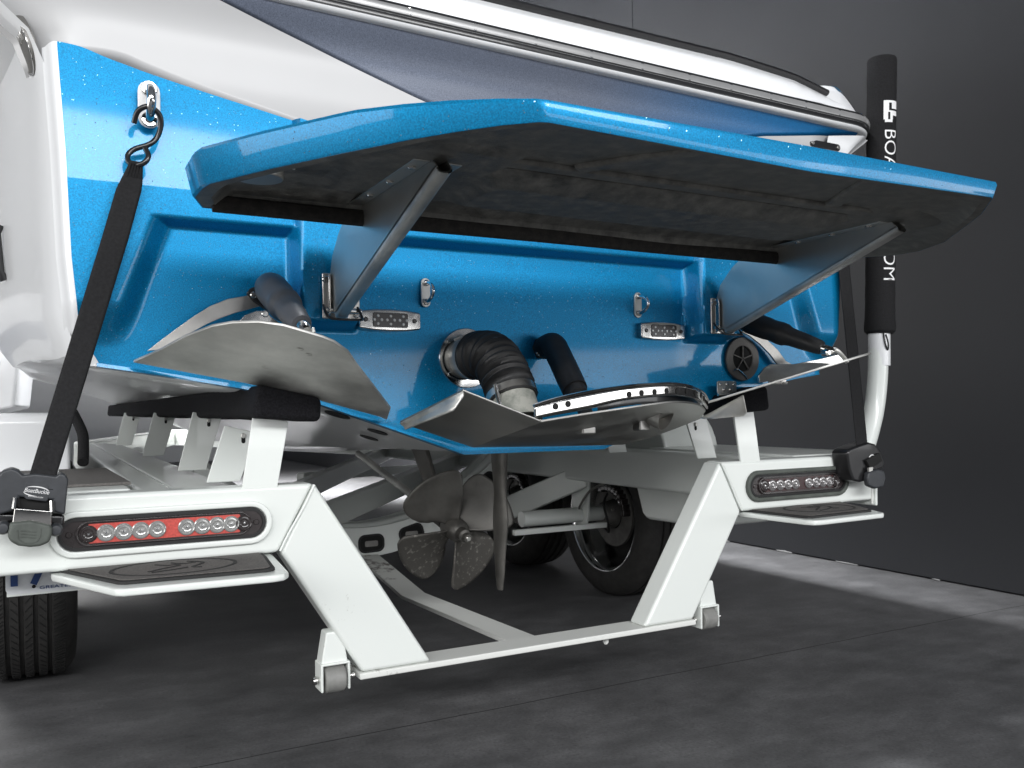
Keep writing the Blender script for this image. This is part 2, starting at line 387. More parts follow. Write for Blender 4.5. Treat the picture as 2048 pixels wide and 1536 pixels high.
# ---- hull
ST = [  # y : half profile (x, z) from keel to gunwale
 (1.905, [(0, .700), (.21, .700), (0.550, 0.824), (.965, .902), (1.025, .918), (1.046, 1.0), (1.052, 1.2), (1.066, 1.46), (1.10, 1.54), (1.225, 1.655)]),
 (1.96, [(0, .699), (.21, .699), (0.554, 0.824), (.975, .902), (1.045, .915), (1.068, 1.0), (1.074, 1.2), (1.086, 1.46), (1.115, 1.54), (1.26, 1.66)]),
 (2.08, [(0, .696), (.21, .696), (0.561, 0.824), (.99, .892), (1.066, .915), (1.092, 1.0), (1.10, 1.2), (1.106, 1.46), (1.13, 1.54), (1.275, 1.66)]),
 (2.5, [(0, .685), (.21, .69), (.59, .836), (1.04, .918), (1.115, .935), (1.15, 1.0), (1.165, 1.2), (1.17, 1.46), (1.19, 1.54), (1.29, 1.665)]),
 (3.2, [(0, .650), (.2, .67), (.60, .846), (1.08, .935), (1.16, .952), (1.205, 1.02), (1.23, 1.2), (1.24, 1.46), (1.25, 1.54), (1.30, 1.67)]),
 (4.3, [(0, .605), (.2, .64), (.60, .866), (1.08, .98), (1.17, 1.0), (1.22, 1.07), (1.25, 1.22), (1.26, 1.46), (1.27, 1.54), (1.31, 1.68)]),
 (6.0, [(0, .60), (.15, .64), (0.510, 0.800), (.95, .97), (1.05, 1.0), (1.12, 1.08), (1.18, 1.25), (1.22, 1.48), (1.25, 1.57), (1.29, 1.70)]),
 (7.4, [(0, .72), (.1, .78), (0.325, 0.936), (.6, 1.1), (.7, 1.14), (.8, 1.22), (.92, 1.35), (1.02, 1.55), (1.08, 1.63), (1.12, 1.75)]),
 (8.3, [(0, 1.1), (.04, 1.14), (0.135, 1.224), (.25, 1.3), (.32, 1.34), (.4, 1.42), (.5, 1.52), (.58, 1.65), (.62, 1.72), (.65, 1.8)])]
def hull_rows():
    rows = []
    for y, P in ST:
        rows.append([V((-x, y, z)) for x, z in P[::-1]] + [V((x, y, z)) for x, z in P[1:]])
    return rows
HR = hull_rows(); cols = [spline([r[k] for r in HR], 6) for k in range(len(HR[0]))]
HR = [[c_[j] for c_ in cols] for j in range(len(cols[0]))]
mm = MB(); vs = mm.grid(HR)
mm.bm.faces.new(vs[-1][::-1])
hull = mm.build('hull', GEL, boat, smooth=28)
mm = MB()                                              # deck closing the hull
deck = [V((-P[-1][0]+.02, y+.03, P[-1][1]+.05)) for y, P in ST] + [V((P[-1][0]-.02, y+.03, P[-1][1]+.05)) for y, P in ST[::-1]]
mm.prism(deck, (0, 0, -.03)); mm.build('deck', GEL, boat)

for s_ in (-1, 1):                                     # cockpit side coaming rising towards the bow
    rows = []
    for y, x, z0, z1 in ((2.3, 1.20, 1.70, 1.74), (2.6, 1.24, 1.70, 1.90), (3.1, 1.255, 1.70, 1.98), (4.3, 1.25, 1.71, 2.0), (6.0, 1.2, 1.74, 2.1)):
        rows.append([V((s_*(x+.035), y, z0-.02)), V((s_*(x+.02), y, z0+.02)), V((s_*(x-.01), y, (z0+z1)/2)), V((s_*(x-.05), y, z1)), V((s_*(x-.12), y, z1+.01)), V((s_*(x-.16), y, z0))])
    cs = [spline([r[k] for r in rows], 5) for k in range(6)]
    mm = MB(); mm.grid([[c_[j] for c_ in cs] for j in range(len(cs[0]))]); mm.build('side_coaming', GEL, boat, smooth=50)

# ---- transom: moulded blue face with wings, ledge and two hinge bosses
ZL = [(-1.2, 1.47), (-1.077, 1.486), (-1.012, 1.506), (-.94, 1.508), (-.885, 1.492), (-.789, 1.468), (-.602, 1.43), (-.3, 1.37), (.1, 1.31), (.3, 1.33), (.6, 1.42), (.85, 1.47), (1.2, 1.48)]
ZL = [(p.x, p.y) for p in spline([V((a, b, 0)) for a, b in ZL], 6)]
ZU = [(-1.35, 1.80), (-.807, 1.675), (-.565, 1.61), (-.308, 1.535), (-.1, 1.48), (.1, 1.46), (.3, 1.48), (.6, 1.555), (.8, 1.595), (1.25, 1.658)]
def zbot(x):
    a = abs(x)
    return lerp([(.2, .695), (.289, .726), (.374, .757), (.549, .818), (.706, .851), (.903, .883), (1.0, .897)], a)
def xe(z): return lerp([(.69, .995), (.90, 1.01), (.96, 1.045), (1.1, 1.058), (1.3, 1.066), (1.5, 1.078)], z)
def ytr(z): return 1.885 + max(0, z-1.25)*.06
def relief(X, z):
    a = abs(X); h = 0
    xw = .835 + (1.29-z)*.36                          # slanted wing line
    h = max(h, .040*ss(xw-.030, xw+.022, a)*ss(.93, 1.02, z))
    h = max(h, .040*ss(1.176, 1.193, z))              # ledge
    b = ss(.462, .482, a)*(1-ss(.598, .618, a))*ss(.975, .995, z)
    h = max(h, .068*b)
    h = max(h, .012*ss(xw-.2, xw-.3, -a)*0)
    h += .006*math.sin(X*2.2+.6)*ss(.75, .9, z)
    return h
nu, nv = 420, 190
rows = []
for j in range(nv+1):
    v = j/nv; row = []
    for i in range(nu+1):
        u = -1+2*i/nu
        X0 = u*.992; zb = zbot(X0); zt = lerp(ZL, X0); z = zb+v*(zt-zb); X = u*xe(z)
        edge = ss(.975, 1.0, abs(u))
        row.append(V((X, ytr(z)-relief(X, z)+.045*edge**2, z)))
    rows.append(row)
k0 = 5
mm = MB(); mm.grid([r[k0:nu+1-2] for r in rows]); tr = mm.build('transom', BLUE, boat, smooth=60)
for a_, b_ in ((0, k0+1), (nu-2, nu+1)):
    mm = MB(); mm.grid([r[a_:b_] for r in rows]); mm.build('transom_return', GEL, boat, smooth=60)
# thin lower return of the blue transom
mm = MB()
XS = [-.99, -.903, -.72, -.549, -.364, -.2, .2, .364, .549, .72, .903, .99]
rows = [[V((x, 1.883, zbot(x)+.004)), V((x, 1.882, zbot(x)-.003)), V((x, 1.912, zbot(x)-.004)), V((x, 1.912, zbot(x)+.004))] for x in XS]
mm.grid(rows, closed_u=True)
mm.build('transom_edge', BLUE, boat)

# ---- white sweep and grey-blue panel above
def yup(X, z):                                          # concave upper face that flares out to the rail
    return 1.905 + .02*ss(1.3, 1.5, z) - .035*ss(1.54, 1.71, z)**2
edgeX = lambda z: lerp([(1.2, 1.055), (1.46, 1.068), (1.54, 1.1), (1.655, 1.25)], z)
def band(name, mat, lo, hi, x0, x1, proud, n=150, k=26, edge=.012):
    mm = MB(); P = []
    for j in range(k+1):
        t = j/k; row = []
        for i in range(n+1):
            X = x0+(x1-x0)*i/n; a, b = lo(X), hi(X); z = a+(b-a)*t
            lip = proud*min(ss(0, edge, z-a), 1)
            cor = .10*ss(.97, 1.12, abs(X))**2*(1 if z < 1.56 else max(0, 1-(z-1.56)/.09)) if abs(X) < 1.3 else 0
            Xo = X
            if X < -1.0:                                  # follow the flared corner of the hull
                q = min(1.2, (-X-1)/.10); Xo = -1-q*(edgeX(z)+.03-1); cor = .085*q*q
            row.append(V((Xo, yup(X, z)-lip+cor, z)))
        P.append(row)
    mm.grid(P); return mm.build(name, mat, boat, smooth=60)
band('white_sweep', GELM, lambda X: lerp(ZL, X)-.004, lambda X: max(lerp(ZL, X)+.01, min(lerp(ZU, X), 1.70)), -1.10, 1.10, .018)
band('grey_panel', GREY, lambda X: min(lerp(ZU, X), 1.70)-.002, lambda X: 1.712, -1.20, 1.19, .010, k=30)
mm = MB(); P = []                                       # right-hand white corner running up to the rail
for j in range(21):
    t = j/20; row = []
    for i in range(41):
        z = 1.46+(lerp(ZU, 1.05+.2*i/40)-1.46)*t
        X = 1.06+(edgeX(z)-1.055+.03)*i/40 + .0*t
        row.append(V((X, yup(X, z)-.016+.05*ss(.55, 1, i/40)**2, z)))
    P.append(row)
mm.grid(P); mm.build('corner_panel', GEL, boat, smooth=60)
mm = MB().prism(stadium(.985, 1.118, 1.590, 1.612, 1.9035, 6), (0, .02, 0))
slot = mm.build('vent_slot', BLKP, boat, bevel=.001)
for X in (.997, 1.106):
    MB().disc((X, 1.9035, 1.601), (0, -1, 0), .006, .003, 12).build('screw', SS, slot)

# ---- rub rail
def rail_path(off=0, zo=0):
    pts = [V((x, 1.885-off, 1.70-.014*(x+1.35)+zo)) for x in [-1.35+.1*k for k in range(25)]]
    cx, cy, r = 1.13, 2.055, .17+off
    pts = [p for p in pts if p.x < 1.10]
    for k in range(11):
        a = math.radians(-90+90*k/10); pts.append(V((cx+r*math.cos(a), cy+r*math.sin(a), 1.666+zo)))
    for y in (2.3, 2.8, 3.5, 4.5, 6): pts.append(V((cx+r+(0 if y < 4 else -.02), y, 1.668+zo+(y-2.05)*.012)))
    return pts
def sweep(mb, path, prof):
    rows = []
    for i, p in enumerate(path):
        t = (path[min(i+1, len(path)-1)]-path[max(i-1, 0)]); t.z = 0; t.normalize()
        o = V((t.y, -t.x, 0))
        rows.append([p+o*a+V((0, 0, b)) for a, b in prof])
    mb.grid(rows, closed_u=True); 
    mb.bm.verts.ensure_lookup_table()
mm = MB(); pr = [(-.05, -.006), (.0, -.010), (.020, -.009), (.028, -.005), (.030, .0), (.030, .030), (.022, .044), (.008, .05), (-.05, .052)]
sweep(mm, rail_path(-.012), pr); rr = mm.build('rub_rail', GEL, boat, smooth=50)
mm = MB(); sweep(mm, rail_path(-.012), [(.027, .000), (.034, .001), (.035, .007), (.034, .012), (.028, .014)])
ins = mm.build('rail_insert', BLKP, rr, smooth=50)
mm = MB(); sweep(mm, rail_path(-.012), [(.028, .014), (.037, .016), (.039, .025), (.037, .033), (.028, .035)])
mm.build('rail_insert', STRIP, rr, smooth=50)
mm = MB(); sweep(mm, rail_path(-.012), [(.022, .034), (.034, .0345), (.033, .0405), (.020, .043)])
mm.build('rail_insert', BLKP, rr, smooth=50)
for px, py in ((679, 2), (821, 35), (951, 68), (1072, 98), (1183, 124), (1285, 146), (1379, 166), (1462, 184), (1542, 201), (1612, 217), (1679, 232)):
    p = at(px, py, y=1.861); MB().disc((p.x, 1.8635, 1.70-.014*(p.x+1.35)+.025), (0, -1, 0), .0095, .004, 14).build('screw', SSP, rr)

# ---- white coaming, black trim and corner cowl above the rail
mm = MB(); P = []
for X in [-1.35+.06*k for k in range(42)]:
    zt = lerp([(-1.4, 1.825), (.7, 1.815), (.95, 1.80), (1.10, 1.77), (1.2, 1.73)], X); y0 = 1.875
    P.append([V((X, y0, 1.715)), V((X, y0+.01, 1.73)), V((X, y0+.05, zt-.01)), V((X, y0+.07, zt)), V((X, y0+.2, zt+.004))])
mm.grid(P); mm.build('coaming', GEL, boat, smooth=40)
pth = [V((X, 1.938, lerp([(-1.4, 1.826), (.7, 1.818), (.95, 1.803), (1.10, 1.775)], X)+.006)) for X in [-1.35+.07*k for k in range(36)]]
mm = MB().tube(pth, .0105, 8); mm.build('black_trim', BLKP, boat)
# corner cowl
sec = [(1.0, 1.70), (1.02, 1.785), (1.08, 1.815), (1.13, 1.830), (1.178, 1.836), (1.21, 1.828), (1.254, 1.795), (1.30, 1.752), (1.33, 1.705)]
rows = []
for y, k, dz in ((1.962, .55, -.02), (1.966, .86, -.008), (1.985, .97, -.002), (2.0, 1, 0), (2.06, 1.0, .004), (2.3, 1.0, .01), (2.9, .98, .0)):
    rows.append([V((1.17+(x-1.17)*k, y, 1.70+(z-1.70)*k+dz*(z > 1.71))) for x, z in sec])
rows = [spline(r, 4) for r in rows]
mm = MB(); mm.grid(rows); mm.build('corner_cowl', GEL, boat, smooth=60)
mm = MB(); mm.grid([[p+V((0, -.002, .002)) for p in r[17:22]] for r in rows[1:6]]); mm.build('cowl_stripe', BLUE, boat, smooth=60)

# ---- side badge, cleat
bpy.context.view_layer.update()
def on_hull(px, py):
    ok, q, nb, _, hit, _ = S.ray_cast(bpy.context.evaluated_depsgraph_get(), CAM, ray(px, py).normalized())
    return q, (nb if nb.dot(ray(px, py)) < 0 else -nb).normalized()
q, nb = on_hull(46, 92)
zz = (V((0, 0, 1))-nb*nb.z).normalized(); yy = zz.cross(nb).normalized()
ov = lambda k, h: [q+nb*h+zz*(.056*k*math.sin(a))+yy*(.046*k*math.cos(a)) for a in [2*math.pi*i/32 for i in range(32)]]
MBx = MB(); MBx.prism(ov(1, -.014), nb*.015); bd = MBx.build('side_badge', CAST, boat, bevel=.001)
MB().ring(ov(1.0, .001), ov(.92, .001), nb*.001).build('badge_rim', SSP, bd)
for k in (-1, 0, 1): MB().bar(q+nb*.002+zz*.004+yy*(.013*k+.008), q+nb*.002+zz*.044+yy*(.013*k-.003), .005, .002, up=nb).build('badge_bar', SSP, bd)
q, nb = on_hull(8, 508)
zz = (V((0, 0, 1))-nb*nb.z).normalized(); yy = zz.cross(nb).normalized()
MB().tube([q+zz*.07+nb*.004, q+zz*.05+nb*.012, q-zz*.045+nb*.012, q-zz*.065+nb*.004], .010, 10).build('side_cleat', BLKP, boat)

# ---- swim platform
TOPP = [(-.845, 1.62), (-.872, 1.533), (-.872, 1.455), (-.866, 1.420), (-.80, 1.30), (-.722, 1.175), (-.705, 1.150), (-.655, 1.10), (-.604, 1.059), (-.55, 1.025), (-.505, 1.003), (-.490, 1.0),
        (0, .994), (.488, 1.0), (.497, 1.006), (.555, 1.066), (.69, 1.20), (.80, 1.32), (.845, 1.42), (.85, 1.50), (.80, 1.585), (.66, 1.60), (.3, 1.60), (-.3, 1.60)]
def zlow(X, y):
    base = lerp([(1.0, 1.184), (1.06, 1.172), (1.14, 1.160), (1.45, 1.156), (1.6, 1.162)], y)
    mid = 1.174 if abs(X) < .3 and y < 1.02 else None
    return mid or base + .022*ss(.3, .8, X)*ss(1.05, 1.2, y)
plat = bpy.data.objects.new('swim_platform', None); COL.objects.link(plat); plat.parent = boat
def loop(k, z=None, dz=0):
    c = V((0, 1.32, 0)); out = []
    for X, y in TOPP:
        zz = z if z is not None else zlow(X, y)+dz
        out.append(V((X+(c.x-X)*k, y+(c.y-y)*k, zz)))
    return out
n = len(TOPP)
mm = MB(); P = [loop(.018, 1.2145), loop(.004, 1.2125), loop(0, 1.207), loop(.012, None, .003), loop(.0155, None, 0), loop(.0172, None, -.0003)]
mm.grid(P, closed_u=True); mm.build('platform_rim', BLUE, plat, smooth=30)
mm = MB(); mm.bm.faces.new([mm.bm.verts.new(p) for p in loop(.0172, 1.2140)]); mm.build('platform_deck', PADD, plat, smooth=0)
P = [loop(.0174, None, 0), loop(.0262, None, 0), loop(.045, None, .0005), loop(.075, 1.188), loop(.16, 1.196), loop(.4, 1.200), loop(.75, 1.200)]
mm = MB(); vs = mm.grid(P, closed_u=True); mm.bm.faces.new(vs[-1]); und = mm.build('platform_underside', BLK, plat, smooth=25)
# moulded pans and ribs under the platform
mm = MB()
def pan(x0, x1, y0, y1, z, r=.03):
    mm.hexa([(x0, y0, z), (x1, y0, z), (x1, y1, z), (x0, y1, z), (x0-r, y0-r, 1.2005), (x1+r, y0-r, 1.2005), (x1+r, y1+r, 1.2005), (x0-r, y1+r, 1.2005)])
pan(-.64, -.43, 1.20, 1.50, 1.190); pan(.43, .64, 1.20, 1.50, 1.190)
pan(-.40, .40, 1.32, 1.46, 1.176, .05)
for xa, ya, xb, yb in ((-.44, 1.235, .44, 1.235), (-.18, 1.04, -.30, 1.22), (.20, 1.04, .30, 1.22)):
    a, b = V((xa, ya, 1.199)), V((xb, yb, 1.199)); mm.bar(a, b, .035, .014)
mm.build('underside_pan', BLK, und, bevel=.006, seg=3)
mm = MB()
front = [V((x, 1.588+.002*math.sin(x*9), 1.165)) for x in [-.82+.04*k for k in range(40)]]
mm.tube(front, [.006+.0]*40, 8, flat=(2.6, 1.4)); mm.build('front_skirt', CARPETBLK, plat)
p = V((-.783, 1.385, 1.194))
mm = MB().lathe(p, (0, 0, -1), [(0, -.01), (.037, -.01), (.037, .028), (.0355, .0305), (.020, .0298), (0, .0298)], 40); mm.build('light_can', ALU, plat)
mm = MB().tube([(-.735, 1.36, 1.198), (-.735, 1.36, 1.178)], .002, 6); mm.build('stud', SSD, plat)

# ---- platform brackets: folded channel fins on hinges
def bracket(sx):
    X = sx*.532
    br = bpy.data.objects.new('platform_bracket', None); COL.objects.link(br); br.parent = boat
    prof = [(1.262, 1.197), (1.655, 1.197), (1.70, 1.19), (1.745, 1.165), (1.79, 1.125), (1.806, 1.09), (1.806, 1.04), (1.785, 1.008), (1.765, 1.004), (1.238, 1.176)]
    mm = MB()
    for s in (-1, 1):
        mm.prism([(X+s*.0135, y, z) for y, z in prof], (-s*.003, 0, 0))
        mm.box((X+s*.0135, 1.262, 1.1885), (X+s*.042, 1.69, 1.1915))
    mm.build('fin', SSF, br, bevel=.0015)
    # rounded folded edge along the bottom
    a, b = V((X, 1.775, 1.002)), V((X, 1.240, 1.176)); d = (b-a).normalized(); nrm = V((0, d.z, -d.y)); nrm = nrm if nrm.z < 0 else -nrm
    rows = []
    for t in (0, 1):
        o = a+(b-a)*t
        rows.append([o+V((.0135*c, 0, 0))+nrm*h for c, h in ((-1, -.004), (-1, .004), (-.8, .008), (-.45, .010), (.45, .010), (.8, .008), (1, .004), (1, -.004), (.8, -.004), (.8, .003), (.4, .007), (-.4, .007), (-.8, .003), (-.8, -.004))])
    mm = MB(); vs = mm.grid(rows, closed_u=True); mm.build('folded_edge', SSD, br, smooth=40)
    for k, y in enumerate((1.30, 1.40, 1.50, 1.60, 1.66)):
        for s in (-1, 1): MB().disc((X+s*.030, y, 1.1885), (0, 0, -1), .0075, .004, 14, .5).build('screw', SSP, br)
    hg = MB().box((X-.030, 1.806, .995), (X+.052, 1.812, 1.092)).build('hinge_plate', SS, br, bevel=.004)
    mm = MB()
    for s in (-1, 1): mm.prism([(X+s*.018, 1.812, 1.00), (X+s*.018, 1.80, .997), (X+s*.018, 1.786, 1.005), (X+s*.018, 1.786, 1.075), (X+s*.018, 1.79, 1.088), (X+s*.018, 1.812, 1.09)], (s*.004, 0, 0))
    mm.build('hinge_cheek', SSP, br, bevel=.001)
    MB().tube([(X-.030, 1.795, 1.012), (X+.05, 1.795, 1.012)], .006, 12).build('hinge_pin', SSP, br)
    for dx, z in ((-.025, 1.078), (.045, 1.078), (.045, 1.005)): MB().disc((X+dx*.97, 1.806, z), (0, -1, 0), .007, .004, 14, .5).build('screw', SSP, br)
    MB().tube(spline([(X-.032, 1.795, 1.022), (X-.030, 1.775, 1.0), (X-.018, 1.765, .991), (X+.035, 1.765, .991), (X+.046, 1.775, .995), (X+.040, 1.788, 1.020)], 4), .0028, 8).build('safety_clip', BLKP, br)
bracket(-1); bracket(1)

# ---- underwater lights
def ulight(X):
    e = bpy.data.objects.new('underwater_light', None); COL.objects.link(e); e.parent = boat
    z = 1.003; w = .074
    pts = [V((X+w*a, 1.884, z+.0245*b)) for a, b in ((-1, -.72), (-.95, -.8), (-.5, -.97), (0, -1.02), (.5, -.97), (.95, -.8), (1, -.72), (1, .72), (.95, .8), (.5, .97), (0, 1.02), (-.5, .97), (-.95, .8), (-1, .72))]
    MB().prism(pts, (0, -.024, 0)).build('lamp_bezel', SSP, e, bevel=.004, seg=2)
    MB().prism(roundrect(X-.042, X+.042, z-.0165, z+.0165, .005, 1.862), (0, -.004, 0)).build('lamp_window', SMOKE, e, bevel=.001)
    for i, dx in enumerate((-.03, 0, .03)):
        for ddx, ddz in ((0, .009), (-.0085, .0), (.0085, .0), (0, -.009)):
            MB().disc((X+dx+ddx, 1.8585, z+ddz), (0, -1, 0), .0036, .002, 10, .5).build('led', LED, e)
    for s in (-1, 1): MB().disc((X+s*.058, 1.8605, z), (0, -1, 0), .0055, .003, 12, .5).build('screw', SMOKE, e)
ulight(-.391); ulight(.383)

# ---- transom eyes
def eye(X, z, big=False):
    e = bpy.data.objects.new('stern_eye' if big else 'tow_eye', None); COL.objects.link(e); e.parent = boat
    h, w, r, rr_, y = (.046, .0205, .0085, .030, 1.842) if big else (.034, .0115, .0042, .022, 1.880)
    MB().prism(stadium_v(X, z, w, h, y), (0, -.006, 0)).build('eye_base', INK if big else SSD, e, bevel=.0015)
    pts = [V((X, y-.006-math.sin(a)*(rr_*(1.35 if big else 1.95)), z+math.cos(a)*rr_)) for a in [math.pi*k/12 for k in range(13)]]
    MB().tube([V((X, y+.004, z+rr_))]+pts+[V((X, y+.004, z-rr_))], r, 12).build('eye_loop', CHROME, e)
    for s in (-1, 1): MB().disc((X, y-.006, z+s*rr_), (0, -1, 0), r*1.75, .006, 16).build('collar', SSP, e)
def stadium_v(X, z, w, h, y, n=8):
    return [V((X+w*math.cos(a), y, z+(h-w)+w*math.sin(a))) for a in [math.pi*k/n for k in range(n+1)]] + \
           [V((X-w*math.cos(a), y, z-(h-w)-w*math.sin(a))) for a in [math.pi*k/n for k in range(n+1)]]
eye(-.298, 1.072); eye(.310, 1.071); eye(at(298, 210, y=1.84).x, at(298, 210, y=1.84).z, True)

# ---- trim tabs
LP = [(266, 725, 0), (492, 767, 0), (631, 799, 0), (760, 834, 0), (774, 840, 0), (781, 818, 1), (748, 775, 1), (712, 729, 1), (696, 705, 1), (669, 686, 1), (645, 676, 1), (618, 668, 1), (567, 653, 1), (518, 646, 1), (465, 647, 1), (424, 654, 1), (371, 674, 1), (317, 703, 1)]
H1, H2, T3 = at(266, 725, y=1.85), at(760, 834, y=1.85), at(530, 646, y=1.50)
nn = (H2-H1).cross(T3-H1).normalized(); nn = nn if nn.z > 0 else -nn
ltab = [onplane(px, py, H1, nn) for px, py, _ in LP]
def tab_parts(pts, nrm, sx):
    e = bpy.data.objects.new('trim_tab', None); COL.objects.link(e); e.parent = boat
    MB().prism(pts, nrm*.006).build('tab_plate', SSD, e, bevel=.0015)
    return e
lt = tab_parts(ltab, nn, -1)
for px, py in ((617, 709), (530, 734), (600, 698)): 
    q = onplane(px, py, H1, nn); MB().lathe(q-nn*.0005, -nn, [(0, .001), (.004, .001), (.007, 0)], 16).build('spot_weld', SS, lt)
rt_pts = []
for q in ltab: rt_pts.append(V((-q.x, q.y, q.z-.07*(1.85-q.y))))
nr = (rt_pts[3]-rt_pts[0]).cross(rt_pts[12]-rt_pts[0]).normalized(); nr = nr if nr.z > 0 else -nr
rt = tab_parts(rt_pts, nr, 1)
q = [at(1400, 838, y=1.80), at(1487, 791, y=1.70), at(1494, 826, y=1.70), at(1488, 833, y=1.70), at(1425, 838, y=1.72)]
MB().prism(q, (.004, .004, .003)).build('tab_corner', SSD, rt, bevel=.002)
for px, py, y in ((1452, 775, 1.86), (1553, 752, 1.85)):
    c = at(px, py, y=y-.012)
    hgp = MB().prism(roundrect(c.x-.035, c.x+.035, c.z-.018, c.z+.018, .006, c.y), (0, -.004, 0)).build('hinge_leaf', SS, rt, bevel=.001)
    for dx, dz in ((-.024, .008), (0, .009), (.024, .008), (-.012, -.006), (.012, -.006)):
        MB().disc((c.x+dx, c.y-.004, c.z+dz), (0, -1, 0), .0048, .004, 12, .6).build('rivet', SSP, hgp)
    MB().tube([(c.x-.035, c.y-.006, c.z-.02), (c.x+.035, c.y-.006, c.z-.02)], .004, 10).build('hinge_knuckle', SS, hgp)
def actuator(a, b, name='actuator', mat=RUBG, k=1.0, e=None):
    a, b = V(a), V(b); d = (b-a).normalized(); L = (b-a).length
    MB().lathe(a, d, [(0, -.036*k), (.020*k, -.034*k), (.030*k, -.018*k), (.034*k, 0), (.034*k, L*.22), (.032*k, L*.30), (.034*k, L*.40), (.033*k, L*.47), (.029*k, L*.50), (.0265*k, L*.56), (.025*k, L*.72), (.021*k, L*.9), (.019*k, L*.93), (0, L*.93)], 28).build(name, mat, e)
    MB().lathe(b, d, [(0, -.03), (.012*k, -.03), (.013*k, .012), (.009*k, .02), (0, .02)], 18).build('ram_rod', SSP, e)
AL0, AL1 = at(543, 578, y=1.81), at(608, 656, y=1.60)
actuator(AL0, AL1, e=lt)
q = at(507, 592, y=1.84); MB().prism([q+V((x, 0, z)) for x, z in ((-.014, .006), (-.006, .016), (.05, .04), (.06, -.02), (.03, -.03), (0, -.012))], (0, .015, 0)).build('actuator_foot', BLKP, lt, bevel=.003)
MB().disc(q+V((0, 0, .002)), (0, -1, 0), .007, .004, 14, .5).build('screw', SSP, lt)
arc = [(294, 702), (322, 680), (357, 654), (388, 632), (420, 612), (455, 598), (500, 590), (528, 610), (500, 618), (470, 626), (440, 637), (415, 648), (370, 672), (320, 700)]
MB().prism([at(px, py, y=1.845) for px, py in arc], (0, .006, 0)).build('tab_arm', SS, lt, bevel=.001)
sh = [(478, 642), (490, 630), (512, 622), (533, 622), (540, 632), (566, 650), (560, 660), (480, 655)]
MB().prism([at(px, py, y=1.70) for px, py in sh], (0, .006, 0)).build('ram_bracket', SSP, lt, bevel=.001)
q = at(530, 628, y=1.70); MB().disc(q, (0, -1, 0), .007, .004, 14, .5).build('screw', SSP, lt)
q = at(620, 662, y=1.60); MB().disc(q, (0, -1, 0), .008, .012, 6).build('nut', SSD, lt)
AR0, AR1 = at(1500, 645, y=1.82), at(1655, 700, y=1.62)
actuator(AR0, AR1, mat=RUB, k=.92, e=rt)
arc = [(1490, 658), (1510, 664), (1535, 680), (1556, 700), (1572, 722), (1588, 730), (1556, 730), (1540, 708), (1520, 688), (1500, 672), (1484, 664)]
MB().prism([at(px, py, y=1.85) for px, py in arc], (0, .006, 0)).build('tab_arm', SSB, rt, bevel=.001)
sh = [(1517, 752), (1530, 735), (1545, 728), (1590, 728), (1640, 718), (1680, 708), (1690, 722), (1600, 748), (1560, 760), (1520, 765)]
MB().prism([at(px, py, y=1.74) for px, py in sh], (0, .006, 0)).build('ram_bracket', SSP, rt, bevel=.001)
q = at(1647, 706, y=1.62); MB().disc(q, (0, -1, 0), .010, .02, 14, .4).build('pivot_bolt', SSP, rt)
mm = MB().tube(spline([at(1660, 700, y=1.62), at(1672, 700, y=1.60), at(1685, 712, y=1.6), at(1694, 724, y=1.6)], 4), .006, 8); mm.build('ram_clevis', SSD, rt)

# ---- exhaust: flange, corrugated elbow, clamps, pipe
ex = bpy.data.objects.new('exhaust_elbow', None); COL.objects.link(ex); ex.parent = boat
FC = V((-.192, 1.884, .922))
MB().lathe(FC, (0, -1, 0), [(.045, .0), (.070, .0), (.0715, .002), (.070, .005), (.045, .006)], 48).build('flange', SSP, ex)
MB().lathe(FC, (0, -1, 0), [(.049, 0), (.049, .05), (.053, .05), (.053, .036), (.054, .036), (.054, .05), (.049, .051)], 40).build('collar', SSD, ex)
for a in (140, 220, 320, 40):
    MB().disc(FC+V((.061*math.cos(math.radians(a)), -.006, .061*math.sin(math.radians(a)))), (0, -1, 0), .0055, .003, 14, .5).build('screw', SSP, ex)
path = spline([FC+V((0, -.035, 0)), FC+V((.001, -.085, .002)), FC+V((.002, -.135, -.006)), FC+V((.003, -.175, -.034)), FC+V((.004, -.206, -.072)), FC+V((.004, -.226, -.104))], 16)
rad = []
for i in range(len(path)):
    t = i/(len(path)-1); w = .0042*math.sin(i*1.45) if .10 < t < .84 else 0
    rad.append(.0535+w)
mm = MB().tube(path, rad, 36); mm.build('hose', RUB, ex, smooth=80)
e0, e1 = path[-1], path[-1]+V((.000, -.012, -.055))
d = (path[-1]-path[-3]).normalized()
MB().lathe(e0-d*.020, d, [(.0535, 0), (.0568, 0), (.0568, .016), (.0535, .016)], 40).build('hose_clamp', SS, ex)
q = e0-d*.012+V((-.050, -.026, -.004)); MB().tube([q+V((-.006, -.004, .028)), q+V((0, -.006, 0)), q+V((.006, -.008, -.022))], .005, 10).build('clamp_bolt', SSP, ex)
MB().lathe(e0, d, [(.047, -.02), (.0495, -.02), (.0495, .058), (.047, .058)], 40).build('tail_pipe', PIPE, ex)
MB().bar(FC+V((-.045, -.030, .040)), FC+V((.0, -.045, .058)), .012, .006).build('clamp_screw', SSD, ex)

